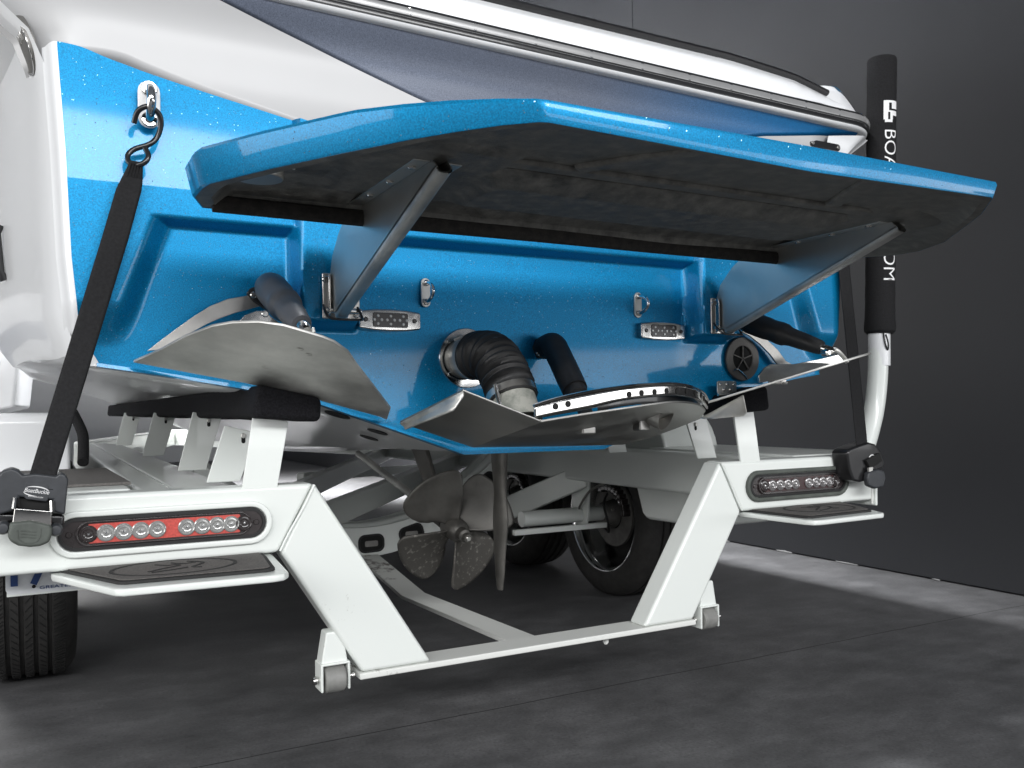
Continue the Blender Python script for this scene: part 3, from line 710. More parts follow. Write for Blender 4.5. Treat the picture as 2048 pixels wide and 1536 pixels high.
# ---- centre actuator
ca = bpy.data.objects.new('centre_actuator', None); COL.objects.link(ca); ca.parent = boat
c0 = at(1078, 696, y=1.87)
MB().prism([c0+V((x, 0, z)) for x, z in ((-.022, .0), (-.012, .022), (.02, .026), (.036, .0), (.02, -.028), (-.010, -.026))], (0, -.012, 0)).build('actuator_foot', RUB, ca, bevel=.004)
for dx, dz in ((-.002, .016), (-.010, -.014)): MB().disc(c0+V((dx, -.012, dz)), (0, -1, 0), .006, .004, 12, .5).build('screw', SSP, ca)
pth = spline([c0+V((.004, -.002, .0)), c0+V((.012, -.045, .004)), at(1118, 712, y=1.79), at(1135, 748, y=1.74), at(1150, 780, y=1.70)], 6)
rd = [lerp([(0, .024), (.25, .031), (.8, .031), (1, .030)], i/(len(pth)-1)) for i in range(len(pth))]
MB().tube(pth, rd, 24).build('actuator', RUB, ca, smooth=60)
dd = (pth[-1]-pth[-2]).normalized(); MB().lathe(pth[-1], dd, [(.026, -.01), (.026, .02), (.017, .024), (.016, .09), (0, .09)], 20).build('ram_rod', RUB, ca)

# ---- centre wake plate
wp = bpy.data.objects.new('wake_plate', None); COL.objects.link(wp); wp.parent = boat
B0 = at(800, 846, y=1.80); B = at(926, 783, y=1.485); Fh = at(945, 895, y=1.85); D = at(1082, 845, y=1.47); A = B0; C = B
t6 = V((0, 0, .005))
mm = MB(); mm.hexa([B0, B, D, Fh, B0+t6, B+t6, D+t6, Fh+t6])
mm.build('plate_wing', WPM, wp, bevel=.0015)
rear = [(1082, 845, 1.47), (1160, 832, 1.475), (1240, 820, 1.48), (1310, 810, 1.50), (1350, 806, 1.525), (1385, 808, 1.565), (1404, 815, 1.61), (1411, 823, 1.66)]
rear = spline([at(px, py, y=y) for px, py, y in rear], 5)
frontl = [at(1400, 838, y=1.78), at(1350, 858, y=1.82), at(1300, 876, y=1.85), at(1245, 890, y=1.86), at(1100, 893, y=1.86), Fh]
mm = MB(); mm.prism(rear+frontl, (0, 0, .005)); mm.build('plate_floor', WPM, wp, bevel=.001)
# flange folded down along the wing's outer edge
G0 = at(812, 859, y=1.79); G = at(906, 821, y=1.487)
rows = []
for k in range(9):
    t = k/8; a = B0.lerp(B, t); g = G0.lerp(G, t)
    rows.append([a, a.lerp(g, .18)+V((.004, 0, -.002)), a.lerp(g, .5)+V((.003, 0, 0)), a.lerp(g, .82)+V((.001, 0, 0)), g])
mm = MB(); mm.grid(rows); o = mm.build('plate_flange', SSD, wp, smooth=60); sd = o.modifiers.new('solid', 'SOLIDIFY'); sd.thickness = .004; sd.offset = 0
# standing rim wall with drain holes, behind the floor's rear edge
rimb = [(1070, 838, 1.50), (1120, 829, 1.502), (1180, 818, 1.504), (1240, 803, 1.506), (1300, 795, 1.52), (1350, 792, 1.545), (1386, 797, 1.585), (1408, 808, 1.635), (1416, 818, 1.69)]
rimt = [(1070, 812, 1.50), (1120, 797, 1.502), (1180, 784, 1.504), (1240, 775, 1.506), (1300, 769, 1.52), (1350, 768, 1.545), (1386, 774, 1.585), (1408, 786, 1.635), (1417, 800, 1.69)]
rb = spline([at(*q[:2], y=q[2]) for q in rimb], 8); rt_ = spline([at(*q[:2], y=q[2]) for q in rimt], 8)
mm = MB(); mm.grid([[b+(t-b)*k/4 for b, t in zip(rb, rt_)] for k in range(5)])
rim = mm.build('plate_rim', SSP, wp, smooth=70); sd = rim.modifiers.new('solid', 'SOLIDIFY'); sd.thickness = .0045; sd.offset = 1
cap = MB().tube([p+V((0, .004, 0)) for p in rt_], .0042, 8); cap.build('rim_edge', SSP, rim)
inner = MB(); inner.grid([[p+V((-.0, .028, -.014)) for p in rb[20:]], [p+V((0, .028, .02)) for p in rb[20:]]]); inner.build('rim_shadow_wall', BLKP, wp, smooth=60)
holes = [(1111, 813), (1136, 808), (1258, 789), (1283, 786), (1309, 784), (1333, 782), (1354, 782), (1373, 783), (1390, 786), (1402, 790), (1410, 795)]
for px, py in holes:
    best = min(((p_, i) for i, p_ in enumerate([b+(t-b)*.5 for b, t in zip(rb, rt_)])), key=lambda q: abs((q[0]-CAM).normalized().cross(ray(px, py).normalized()).length))
    i = best[1]; tg = (rb[min(i+1, len(rb)-1)]-rb[max(i-1, 0)]).normalized(); nrm = tg.cross(V((0, 0, 1))).normalized(); nrm = nrm if nrm.y < 0 else -nrm
    pc = onplane(px, py, best[0], nrm) if i < len(rb)-10 else best[0]
    MB().lathe(pc+nrm*.0005, nrm, [(0, 0), (.0062, 0), (.0066, .0006), (0, .0006)], 18).build('drain_hole', DARK, rim)
q = at(1320, 826, y=1.60)
mm = MB(); dirp = V((.35, -.75, -.35)).normalized(); mm.lathe(q+V((0, .05, .012)), dirp, [(.032, 0), (.034, 0), (.034, .055), (.032, .055)], 30); mm.build('outlet_pipe', SS, wp)
MB().lathe(q+V((0, .05, .012)), dirp, [(0, .02), (.032, .02)], 30).build('outlet_bore', DARK, wp)
q = at(1178, 852, y=1.62); MB().box(q+V((-.03, -.02, -.018)), q+V((.006, .012, .012))).build('plate_lug', WPM, wp, bevel=.004)
q = at(1290, 848, y=1.65); MB().box(q+V((-.03, -.02, -.016)), q+V((.0, .01, .012))).build('plate_lug', WPM, wp, bevel=.004)

# ---- through-hull vent
ve = bpy.data.objects.new('hull_vent', None); COL.objects.link(ve); ve.parent = boat
VC = V((.670, 1.874, .934))
MB().lathe(VC, (0, -1, 0), [(.036, 0), (.062, 0), (.062, .005), (.060, .007), (.038, .007), (.036, .005)], 48, closed=True).build('vent_ring', GRILLE, ve)
MB().lathe(VC, (0, -1, 0), [(0, .001), (.037, .001)], 40).build('vent_bore', DARK, ve)
mm = MB()
for k in range(5):
    a = math.radians(90+72*k); mm.bar(VC+V((0, -.005, 0)), VC+V((.037*math.cos(a), -.005, .037*math.sin(a))), .003, .004, up=(0, 1, 0))
mm.build('vent_spokes', GRILLE, ve)
MB().tube(spline([VC+V((-.04, -.009, -.035)), VC+V((-.025, -.010, -.030)), VC+V((.0, -.010, -.045)), VC+V((.012, -.01, -.058))], 5), .002, 6).build('vent_wire', SSP, ve)

# ---- drain recesses in the hull bottom
def zb_at(x, y): return .700+(abs(x)-.2)*.256-.0
for px, py, L in ((675, 829, .048), (755, 863, .040), (738, 875, .040)):
    bpy.context.view_layer.update()
    ok, q, nb, _, hit, _ = S.ray_cast(bpy.context.evaluated_depsgraph_get(), CAM, ray(px, py).normalized())
    if nb.z > 0: nb = -nb
    X_ = V((1, 0, -nb.x/nb.z)).normalized(); Y_ = nb.cross(X_).normalized()
    MB().prism([q+nb*.002+X_*L*.62*math.cos(a)+Y_*L*.9*math.sin(a) for a in [2*math.pi*k/24 for k in range(24)]], nb*-.012).build('drain_recess', RUB, boat)

# ---- running gear
pg = bpy.data.objects.new('propeller', None); COL.objects.link(pg); pg.parent = boat
HB = V((-.018, 2.34, .450)); AX = V((0, -1, -.21)).normalized()
MB().lathe(HB, AX, [(.026, -.05), (.034, -.035), (.034, .025), (.026, .04), (.020, .045), (.019, .07), (.012, .074), (.012, .092), (0, .094)], 28).build('hub', PROP, pg)
MB().disc(HB+AX*.09, AX, .008, .006, 12).build('shaft_nut', SSP, pg)
ux = V((1, 0, 0)); uz = AX.cross(ux).normalized(); uz = uz if uz.z > 0 else -uz
def blade(ang, mat):
    P = []; W = math.radians(80)
    for j in range(19):
        t = j/18; row = []
        for i in range(23):
            s_ = -1+2*i/22; f = (s_+1)/2
            rm = .188*(1-.07*f)*(1-.42*max(0, (s_-.45)/.55)**2.6)*(1-.10*max(0, (-s_-.8)/.2)**2)
            r = .030+t*(rm-.030)
            a = ang+f*W*(.80+.20*min(1, t*1.6))+.05*t*t
            row.append(HB+(ux*math.cos(a)+uz*math.sin(a))*r+AX*(-.26/(2*math.pi)*(f-.5)*W*(.4+.6*min(1, t*2))-.010*t+.006*s_*s_))
        P.append(row)
    mm = MB(); mm.grid(P); o = mm.build('blade', mat, pg, smooth=80)
    sd = o.modifiers.new('solid', 'SOLIDIFY'); sd.thickness = .005; sd.offset = 0
for a, mt in ((88, PROP), (-4, PROP), (-96, PIT), (178, PIT)): blade(math.radians(a), mt)
MB().tube([HB-AX*.03, HB-AX*.9], .013, 14).build('propeller_shaft', SSD, boat)
st = [(.0, 2.60, .70), (.0, 2.74, .70), (.0, 2.53, .49), (.0, 2.46, .49)]
mm = MB(); mm.prism([V(p)+V((-.008, 0, 0)) for p in st], (.016, 0, 0)); mm.build('shaft_strut', PROP, boat, bevel=.006)
mm = MB().lathe(HB-AX*.10, AX, [(.018, -.04), (.026, -.04), (.026, .04), (.018, .04)], 24); mm.build('strut_barrel', PROP, boat)
# rudder
rows = []
for z, y0, y1, w in ((.70, 2.045, 2.135, .016), (.64, 2.05, 2.125, .0145), (.58, 2.055, 2.115, .0125), (.50, 2.045, 2.125, .0125), (.42, 2.06, 2.12, .0105), (.35, 2.07, 2.115, .0085), (.312, 2.08, 2.105, .007)):
    yc, hl = (y0+y1)/2, (y1-y0)/2
    rows.append([V((w*math.sin(a)*(1.0 if math.cos(a) > -.2 else .9), yc-hl*math.cos(a), z)) for a in [2*math.pi*k/16 for k in range(16)]])
mm = MB(); vs = mm.grid(rows, closed_u=True); mm.bm.faces.new(vs[-1]); mm.bm.faces.new(vs[0][::-1]); mm.build('rudder', PROP, boat, smooth=50)

# ================================================================== TRAILER
tl = thing('boat_trailer', 'white tandem-axle boat trailer with drop-centre rear frame and red tail lights', 'trailer')
Y0, Y1 = 1.856, 1.925
def mir(p, s): return V((p[0]*-s if s > 0 else p[0], p[1], p[2]))
for s in (-1, 1):
    o = MB().hexa([(s*1.19, Y0, .502), (s*.648, Y0, .502), (s*.648, Y1, .502), (s*1.19, Y1, .502), (s*1.19, Y0, .645), (s*.571, Y0, .645), (s*.571, Y1, .645), (s*1.19, Y1, .645)]).build('rear_crossbar', WHITE, tl, bevel=.010, seg=3)
    o = MB().hexa([(s*.468, Y0-.0015, .2205), (s*.302, Y0-.0015, .2205), (s*.302, Y1+.0015, .2205), (s*.468, Y1+.0015, .2205),
                   (s*.645, Y0-.0015, .5025), (s*.5705, Y0-.0015, .6465), (s*.5705, Y1+.0015, .6465), (s*.645, Y1+.0015, .5025)]).build('frame_leg', WHITE, tl, bevel=.010, seg=3)
    a, b = V((s*.571, Y0-.0025, .642)), V((s*.646, Y0-.0025, .506))
    MB().tube(spline([a, a+(b-a)*.35+V((.002, 0, 0)), a+(b-a)*.7-V((.001, 0, 0)), b], 5), .0026, 8).build('weld_bead', WHITE, tl)
    MB().box((s*1.19-.0, Y0-.010, .485), (s*1.20, Y1+.06, .655)).build('end_plate', WHITE, tl, bevel=.004)
    MB().tube([(s*1.184, Y0-.001, .49+.02*k+.006*(k % 2)) for k in range(8)], [.003, .005, .0035, .005, .003, .005, .0035, .004], 8).build('weld_bead', WORN, tl)
MB().box((-.475, Y0-.004, .206), (.475, Y1+.012, .2205)).build('skid_bar', WORN, tl, bevel=.003)
MB().tube([(.20, 1.885, .206), (.201, 1.886, .190), (.2, 1.885, .184)], [.008, .008, .004], 6).build('skid_bolt', WORN, tl)
# guide rollers outside the legs
for s in (-1, 1):
    e = bpy.data.objects.new('skid_roller', None); COL.objects.link(e); e.parent = tl
    X = s*.528; y = 1.875
    MB().hexa([(X-.030, y-.012, .248), (X+.030, y-.012, .248), (X+.030, y+.030, .248), (X-.030, y+.030, .248),
               (X-s*.0+s*.0-.018, y-.012, .318), (X+.018, y-.012, .318), (X+.018, y+.03, .318), (X-.018, y+.03, .318)]).build('roller_arm', WHITE, e, bevel=.004)
    mm = MB()
    for d in (-1, 1): mm.box((X+d*.030-.003, y-.020, .190), (X+d*.030+.003, y+.030, .25))
    mm.box((X-.033, y-.020, .246), (X+.033, y+.030, .252)); mm.build('roller_fork', WHITE, e, bevel=.005)
    MB().lathe((X-.023, y, .214), (1, 0, 0), [(.008, 0), (.026, 0), (.030, .004), (.031, .023), (.030, .042), (.026, .046), (.008, .046)], 28).build('roller_wheel', ROLL, e)
    MB().lathe((X-.046, y, .214), (1, 0, 0), [(0, 0), (.009, 0), (.009, .008), (.005, .008), (.005, .085), (.009, .085), (.009, .092), (0, .092)], 12).build('axle_bolt', SSP, e)

# tail lights
for s in (-1, 1):
    e = bpy.data.objects.new('tail_light', None); COL.objects.link(e); e.parent = tl
    x0, x1 = (-1.062, -.676) if s < 0 else (.676, 1.060)
    z0, z1 = .5385, .6035
    o = stadium(x0-.014, x1+.014, z0-.012, z1+.012, Y0+.004, 10); i_ = stadium(x0-.002, x1+.002, z0, z1, Y0+.004, 10)
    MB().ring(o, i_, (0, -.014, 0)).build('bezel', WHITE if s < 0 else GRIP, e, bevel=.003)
    MB().prism(stadium(x0, x1, z0+.001, z1-.001, Y0-.0005, 10), (0, -.0025, 0)).build('grommet', SMOKE, e)
    MB().ring(stadium(x0, x1, z0+.001, z1-.001, Y0-.003, 10), stadium(x0+.006, x1-.006, z0+.007, z1-.007, Y0-.003, 10), (0, -.004, 0)).build('grommet_lip', RUB, e)
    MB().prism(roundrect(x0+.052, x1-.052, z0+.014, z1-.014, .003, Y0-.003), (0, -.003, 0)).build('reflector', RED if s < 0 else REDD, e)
    MB().ring(stadium(x0+.030, x1-.030, z0+.0085, z1-.0085, Y0-.003, 10), stadium(x0+.034, x1-.034, z0+.0115, z1-.0115, Y0-.003, 10), (0, -.006, 0)).build('lens_frame', SMOKE, e, bevel=.001)
    w = x1-x0; zc = (z0+z1)/2
    for k, f in enumerate((.135, .215, .295, .375, .452, .595, .672, .746, .818, .885)):
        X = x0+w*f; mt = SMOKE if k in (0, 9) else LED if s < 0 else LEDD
        MB().lathe((X, Y0-.0055, zc), (0, -1, 0), [(.0165, 0), (.0165, .003), (.0145, .0042), (.013, .003), (.010, .0032), (.009, .0044), (.0065, .0032), (.005, .0034), (.004, .0046), (0, .005)], 26).build('led_lens', mt, e)
        MB().lathe((X, Y0-.0105, zc), (0, -1, 0), [(.0025, 0), (.002, .001), (0, .0012)], 10).build('led_chip', CHROME, e)
    for X in (x0+.019, x1-.019): MB().disc((X, Y0-.003, zc), (0, -1, 0), .006, .003, 14, .4).build('mount_screw', SMOKE, e)

# steps with traction pads
for s in (-1, 1):
    e = bpy.data.objects.new('step', None); COL.objects.link(e); e.parent = tl
    out = [(-1.075, 1.905), (-1.072, 1.86), (-.980, 1.650), (-.965, 1.640), (-.712, 1.628), (-.690, 1.634), (-.678, 1.655), (-.660, 1.845), (-.658, 1.905)]
    inn = [(-1.058, 1.895), (-1.056, 1.87), (-.972, 1.685), (-.960, 1.676), (-.715, 1.662), (-.703, 1.668), (-.698, 1.678), (-.682, 1.82), (-.680, 1.895)]
    f = lambda P, z: [V((x if s < 0 else -x, y, z)) for x, y in P]
    MB().prism(f(out, .484), (0, 0, .014)).build('step_plate', WHITE, e, bevel=.004)
    MB().prism(f(inn, .4985), (0, 0, .005)).build('step_pad', PADD, e, bevel=.001)
    c = V((-.865 if s < 0 else .865, 1.79, 0))
    inn2 = [(c.x*(1 if s < 0 else -1)+(x-c.x*(1 if s < 0 else -1))*.955, 1.785+(y-1.785)*.93) for x, y in inn]
    pd = MB().prism(f(inn2, .504), (0, 0, .002)).build('pad_top', PAD, e, bevel=.001)
    el = lambda k, z: [V((c.x+.115*k*math.cos(a), 1.775+.082*k*math.sin(a), z)) for a in [2*math.pi*q/40 for q in range(40)]]
    MB().ring(el(1, .5058), el(.94, .5058), (0, 0, .0012)).build('pad_emblem', PADD, e)
    for pts in ([(-.05, -.035), (-.02, -.01), (.01, .01), (.0, .022)], [(-.03, .04), (-.01, .02), (.015, .03)], [(.0, .045), (.02, .025), (.045, .035)], [(.03, .05), (.055, .02), (.03, -.02), (.045, -.03)], [(-.045, -.045), (.0, -.03), (.02, -.02)]):
        MB().tube(spline([c+V((a, b-.015, .5065)) for a, b in pts], 4), .0035, 6, flat=(.3, 1)).build('pad_emblem', PADD, e)

# frame rails, bunks, posts
for s in (-1, 1):
    MB().hexa([(s*.925, Y1, .502), (s*.835, Y1, .502), (s*.835, 5.6, .502), (s*.925, 5.6, .502), (s*.918, Y1, .643), (s*.842, Y1, .643), (s*.842, 5.6, .643), (s*.918, 5.6, .643)]).build('side_rail', WHITE, tl, bevel=.014, seg=3)
    MB().bar((s*.88, 5.58, .572), (s*.03, 8.6, .572), .09, .14).build('tongue_rail', WHITE, tl, bevel=.01)
    if s < 0: MB().hexa([(s*.84, Y1+.002, .60), (s*.69, Y1+.002, .60), (s*.69, 5.4, .60), (s*.84, 5.4, .60), (s*.84, Y1+.002, .640), (s*.69, Y1+.002, .625), (s*.69, 5.4, .625), (s*.84, 5.4, .640)]).build('bunk_ledge', WHITE, tl, bevel=.004)
    def slope(x): return .700+(abs(x)-.2)*.256
    xa, xb = .565, .712
    b0, b1 = 1.852, 5.6
    P = []
    for y in (1.80, 6.2):
        P.append([(s*.71, y, .787), (s*.568, y, .777), (s*.566, y, .829), (s*.70, y, .857)])
    mm = MB(); rows = []
    for k in range(30):
        y = 1.80+.152*k; j_ = .0025*math.sin(k*2.1)
        rows.append([V((s*(.71+j_), y, .787+j_)), V((s*.568, y, .777-j_*.6)), V((s*(.566-j_), y, .829)), V((s*.70, y, .857))])
    vs = mm.grid(rows, closed_u=True); mm.bm.faces.new(vs[0][::-1]); mm.bm.faces.new(vs[-1])
    mm.build('bunk', CARPET, tl, bevel=.014, seg=3)
    for k, y in enumerate((1.858, 2.08, 2.55, 3.5, 4.8)):
        zt = (.784, .757, .790, .790, .792)[k]
        x_b, x_t, w = .757, .715, .075
        if k == 0: x_b, x_t, w = .722, .697, .073
        e = MB().hexa([(s*x_b, y, .640), (s*(x_b-w), y, .640), (s*(x_b-w), y+.007, .640), (s*x_b, y+.007, .640),
                   (s*x_t, y, zt+.012), (s*(x_t-w), y, zt-.006), (s*(x_t-w), y+.007, zt-.006), (s*x_t, y+.007, zt+.012)]).build('bunk_post', WHITE, tl, bevel=.0015)
        if k:
            xm = s*(x_t-w*.55); MB().prism(stadium_v(xm, zt-.018, .0045, .012, y-.0008, 5), (0, .001, 0)).build('bolt_slot', DARK, e)
            MB().disc((xm, y, zt-.012), (0, -1, 0), .006, .006, 8).build('bolt', SSD, e)

# fenders, pads, skirt
for s in (-1, 1):
    prof = []
    for k in range(9):
        a = math.radians(90*k/8); prof.append((2.66+.20-.20*math.cos(a) - .0, .60+.205*math.sin(a)))
    prof = [(2.66, .50)] + prof + [(4.3, .805)]
    for k in range(1, 9):
        a = math.radians(90*k/8); prof.append((4.3+.2*math.sin(a), .60+.205*math.cos(a)))
    prof.append((4.5, .50))
    if s < 0: prof = [(2.655, .50), (2.655, .775), (2.662, .795), (2.68, .803), (2.72, .805), (4.3, .805), (4.45, .75), (4.5, .6), (4.5, .5)]
    mm = MB(); mm.prism([(s*1.285, y, z) for y, z in prof], (-s*.268, 0, 0)); mm.build('fender', GEL if s < 0 else WHITE, tl, bevel=.012, seg=3)
    MB().box((s*1.285 if s < 0 else s*.926, Y1+.002, .56), (s*.926 if s < 0 else s*1.285, 2.652, .648)).build('fender_step', WHITE, tl, bevel=.008)
    if s < 0:
        mm = MB()
        for xa, xb in ((-1.27, -1.052), (-1.047, -.935)):
            mm.prism([(xa, 2.02, .6485), (xb if xb < -1 else -.920, 2.02, .6485), (xb if xb < -1 else -.935, 2.60, .6485), (xa, 2.60, .6485)], (0, 0, .006))
        mm.build('fender_pad', PAD, tl, bevel=.001)
MB().prism([(.9, 2.70, .505), (.9, 2.66, .40), (.9, 2.64, .385), (.9, 2.62, .380), (.9, 2.30, .386), (.9, 2.26, .505)], (.30, 0, 0)).build('fender_skirt', WHITE, tl, bevel=.014, seg=3)

# wheels
def wheel(s, y):
    e = bpy.data.objects.new('wheel', None); COL.objects.link(e); e.parent = tl
    xi = 1.008; w = .225; R = .345; c = V((s*xi, y, R)); ax = V((s, 0, 0))
    prof = [(.238, .004), (.245, -.004), (.275, -.010), (.305, -.006), (.325, .008), (.338, .022), (.343, .040)]
    g = [.062, .097, .132, .167]
    for x in g: prof += [(R, x-.007), (R-.009, x-.0045), (R-.009, x+.0045), (R, x+.007)]
    prof += [(.343, .190), (.336, .208), (.30, .228), (.26, .224), (.238, .216)]
    mm = MB().lathe(c, ax, prof, 72); mm.build('tyre', TYRE, e, smooth=40)
    if s < 0:                                          # tread sipes seen on the nearest tyre
        mm = MB()
        for k in range(44):
            a = math.radians(-100+k*4.2)                 # rear half only
            for j, (xa, xb) in enumerate(((.022, .053), (.071, .088), (.106, .123), (.141, .158), (.176, .203))):
                sl = .055 if j % 2 else -.055
                for dd in (0, .03) if j in (0, 4) else (0,):
                    pa, pb = a+dd, a+dd+sl
                    A_ = c+ax*xa+V((0, -math.cos(pa), math.sin(pa)))*(R+.0002); B_ = c+ax*xb+V((0, -math.cos(pb), math.sin(pb)))*(R+.0002)
                    mm.bar(A_, B_, .0024, .0018, up=V((0, -math.cos(pa), math.sin(pa))))
        mm.build('tread_sipes', DARK, e, smooth=0, dup=False)
    MB().lathe(c, ax, [(.236, .002), (.243, .000), (.244, .004), (.232, .012), (.222, .03), (.218, .12), (.20, .15), (.2, .2)], 64).build('rim', CHROME, e)
    mm = MB().lathe(c, ax, [(0, .15), (.205, .152)], 48); mm.build('rim_face', DARK, e)
    MB().lathe(c+V((0, 0, 0)), ax, [(.065, .060), (.138, .060), (.139, .064), (.138, .075), (.065, .075)], 48).build('brake_disc', CAST, e)
    MB().lathe(c, ax, [(0, .0), (.045, .0), (.052, .01), (.06, .06), (.045, .07)], 24).build('hub', CAST, e)
    mm = MB()
    for a in [math.radians(q) for q in range(-10, 100, 12)]:
        mm.box(c+V((s*.045-.02, -.115*math.cos(a+.3)-.014, .115*math.sin(a+.3)-.014)), c+V((s*.045+.03, -.115*math.cos(a+.3)+.014, .115*math.sin(a+.3)+.014)))
    mm.build('brake_caliper', SMOKE, e, bevel=.004)
    for a in range(5):
        q = math.radians(72*a+10); MB().disc(c+V((s*.03, .05*math.cos(q), .05*math.sin(q))), (-s, 0, 0), .007, .012, 6).build('lug_nut', SSP, e)
    MB().tube(spline([c+V((s*.02, -.02, .09)), c+V((-s*.02, -.05, .05)), c+V((-s*.015, -.07, -.02)), c+V((s*.01, -.04, -.07)), c+V((s*.03, .02, -.06))], 5), .005, 8).build('brake_line', RUB, e)
for s in (-1, 1):
    for y in (3.09, 3.93): wheel(s, y)
for y in (3.09, 3.93):
    MB().tube([(-1.02, y, .35), (-.62, y, .35)], .030, 16).build('axle', WHITE, tl)
    MB().tube([(.62, y, .352), (1.02, y, .352)], .032, 16).build('axle', WHITE, tl)
    MB().bar((.55, y-.06, .31), (.99, y-.06, .31), .022, .022).build('axle_brace', WHITE, tl, bevel=.003)
    for s in (-1, 1):
        MB().prism([(s*.90, y-.07, .51), (s*.90, y+.07, .51), (s*.90, y+.06, .36), (s*.90, y+.03, .30), (s*.90, y-.04, .30), (s*.90, y-.06, .36)], (s*.012, 0, 0)).build('axle_hanger', WHITE, tl, bevel=.003)
# arched drop member with oval cut-outs
def arch(y, name, z0=.115, th=.135, mat=WHITE, dx=0, holes=True):
    top, bot = [], []
    for k in range(25):
        x = -.62+1.24*k/24; zc = z0+th+.30*(abs(x)/.62)**2.1
        top.append((x, y, zc)); bot.append((x, y, zc-th*(1-.2*abs(x))))
    MB().prism(bot+top[::-1], (0, .02, 0)).build(name, mat, tl, bevel=.003)
    if holes:
        for k in range(-3, 4):
            x = .022+k*.165; zc = z0+th*.46+.30*(abs(x)/.62)**2.1; sl = .30*2.1*(abs(x)/.62)**1.1/.62*(1 if x > 0 else -1); a0 = math.atan(sl)
            P = roundrect(-.052, .052, -.035, .035, .026, 0)
            Q = [V((x+p.x*math.cos(a0)-p.z*math.sin(a0), y-.003, zc+p.x*math.sin(a0)+p.z*math.cos(a0))) for p in P]
            R_ = [V((x+(p.x*math.cos(a0)-p.z*math.sin(a0))*.86, y-.003, zc+(p.x*math.sin(a0)+p.z*math.cos(a0))*.82)) for p in P]
            MB().prism(Q, (0, .0025, 0)).build('cutout', DARK, tl)
            MB().ring(Q, R_, (0, -.002, 0)).build('hole_edge', RUB, tl)
            MB().prism(roundrect(x-.026, x+.026, zc-.012, zc+.010, .006, y-.0036), (0, .0004, 0)).build('hole_marker', CAST, tl)
arch(3.20, 'drop_crossmember', z0=.238, th=.115); arch(3.34, 'drop_crossmember_back', z0=.26, th=.10, holes=False)
top = [(-.60+1.2*k/20, 3.245, .345+.30*(abs(-.60+1.2*k/20)/.62)**2.1) for k in range(21)]
MB().tube(top, .022, 10).build('crossmember_tube', WHITE, tl)
# keel strap
kb = [V((-.02, 1.90, .213)), V((-.0, 2.72, .180)), V((0, 3.18, .245))]
mm = MB()
for a, b in zip(kb, kb[1:]): mm.hexa([a+V((-.042, 0, -.006)), a+V((.042, 0, -.006)), b+V((.042, 0, -.006)), b+V((-.042, 0, -.006)), a+V((-.042, 0, .006)), a+V((.042, 0, .006)), b+V((.042, 0, .006)), b+V((-.042, 0, .006))])
mm.build('keel_strap', WORN, tl, bevel=.002)
# diagonals
for a, b, w in (((645, 1035, 2.95), (985, 893, 4.8), .09), ((560, 1000, 3.6), (830, 880, 6.2), .09), ((600, 955, 4.6), (980, 925, 6.0), .05), ((1170, 950, 3.05), (1010, 1020, 3.35), .10)):
    MB().bar(at(a[0], a[1], y=a[2]), at(b[0], b[1], y=b[2]), .05, w).build('diagonal_brace', WHITE, tl, bevel=.008)
MB().bar(at(1130, 912, y=4.4), at(1020, 905, y=4.4), .03, .05).build('front_crossbar', WHITE, tl, bevel=.004)
MB().prism([at(px, py, y=3.6) for px, py in ((1095, 930), (1050, 905), (1110, 902), (1160, 905), (1160, 930), (1120, 960))], (0, .01, 0)).build('gusset_plate', WHITE, tl, bevel=.003)
MB().tube(spline([(.905, 2.9, .50), (.895, 3.0, .46), (.88, 3.05, .40), (.90, 3.1, .36)], 5), .005, 8).build('brake_hose', CAST, tl)

# guide pole with fabric sleeve and lettering
gp = bpy.data.objects.new('guide_pole', None); COL.objects.link(gp); gp.parent = tl
pl = spline([(1.20, 1.905, .60), (1.222, 1.915, .654), (1.262, 1.925, .72), (1.292, 1.93, .79), (1.308, 1.93, .88), (1.315, 1.93, .977), (1.322, 1.93, 1.06)], 8)
MB().tube(pl, .031, 24).build('pole', WHITE, gp)
MB().lathe((1.3185, 1.93, 1.0), (.01, 0, 1), [(.031, -.075), (.0335, -.075), (.034, -.07), (.034, .06), (.03, .06)], 24).build('pole_coupling', GEL, gp)
MB().box((1.175, Y1, .60), (1.225, Y1+.04, .668)).build('pole_bracket', WHITE, gp, bevel=.004)
SA, SB = V((1.3215, 1.93, 1.035)), V((1.348, 1.93, 1.93)); sd_ = (SB-SA).normalized(); SR = .0455
prof = [(.030, -.004), (.040, -.006), (.0475, .002), (.0490, .02), (.0465, .045), (.0455, .09)] + [(SR+.0006*math.sin(k*2.3), .09+.74*k/20) for k in range(1, 21)] + [(SR, .86), (.046, .885), (.044, .893), (.025, .894), (0, .892)]
MB().lathe(SA, sd_, prof, 36).build('foam_sleeve', FOAM, gp)
MB().tube(spline([SA+V((-.022, -.03, 0)), SA+V((-.018, -.035, -.04)), SA+V((-.008, -.036, -.06)), SA+V((-.004, -.035, -.04)), SA+V((-.014, -.034, -.01))], 5), .0025, 6).build('drawcord', BLKP, gp)
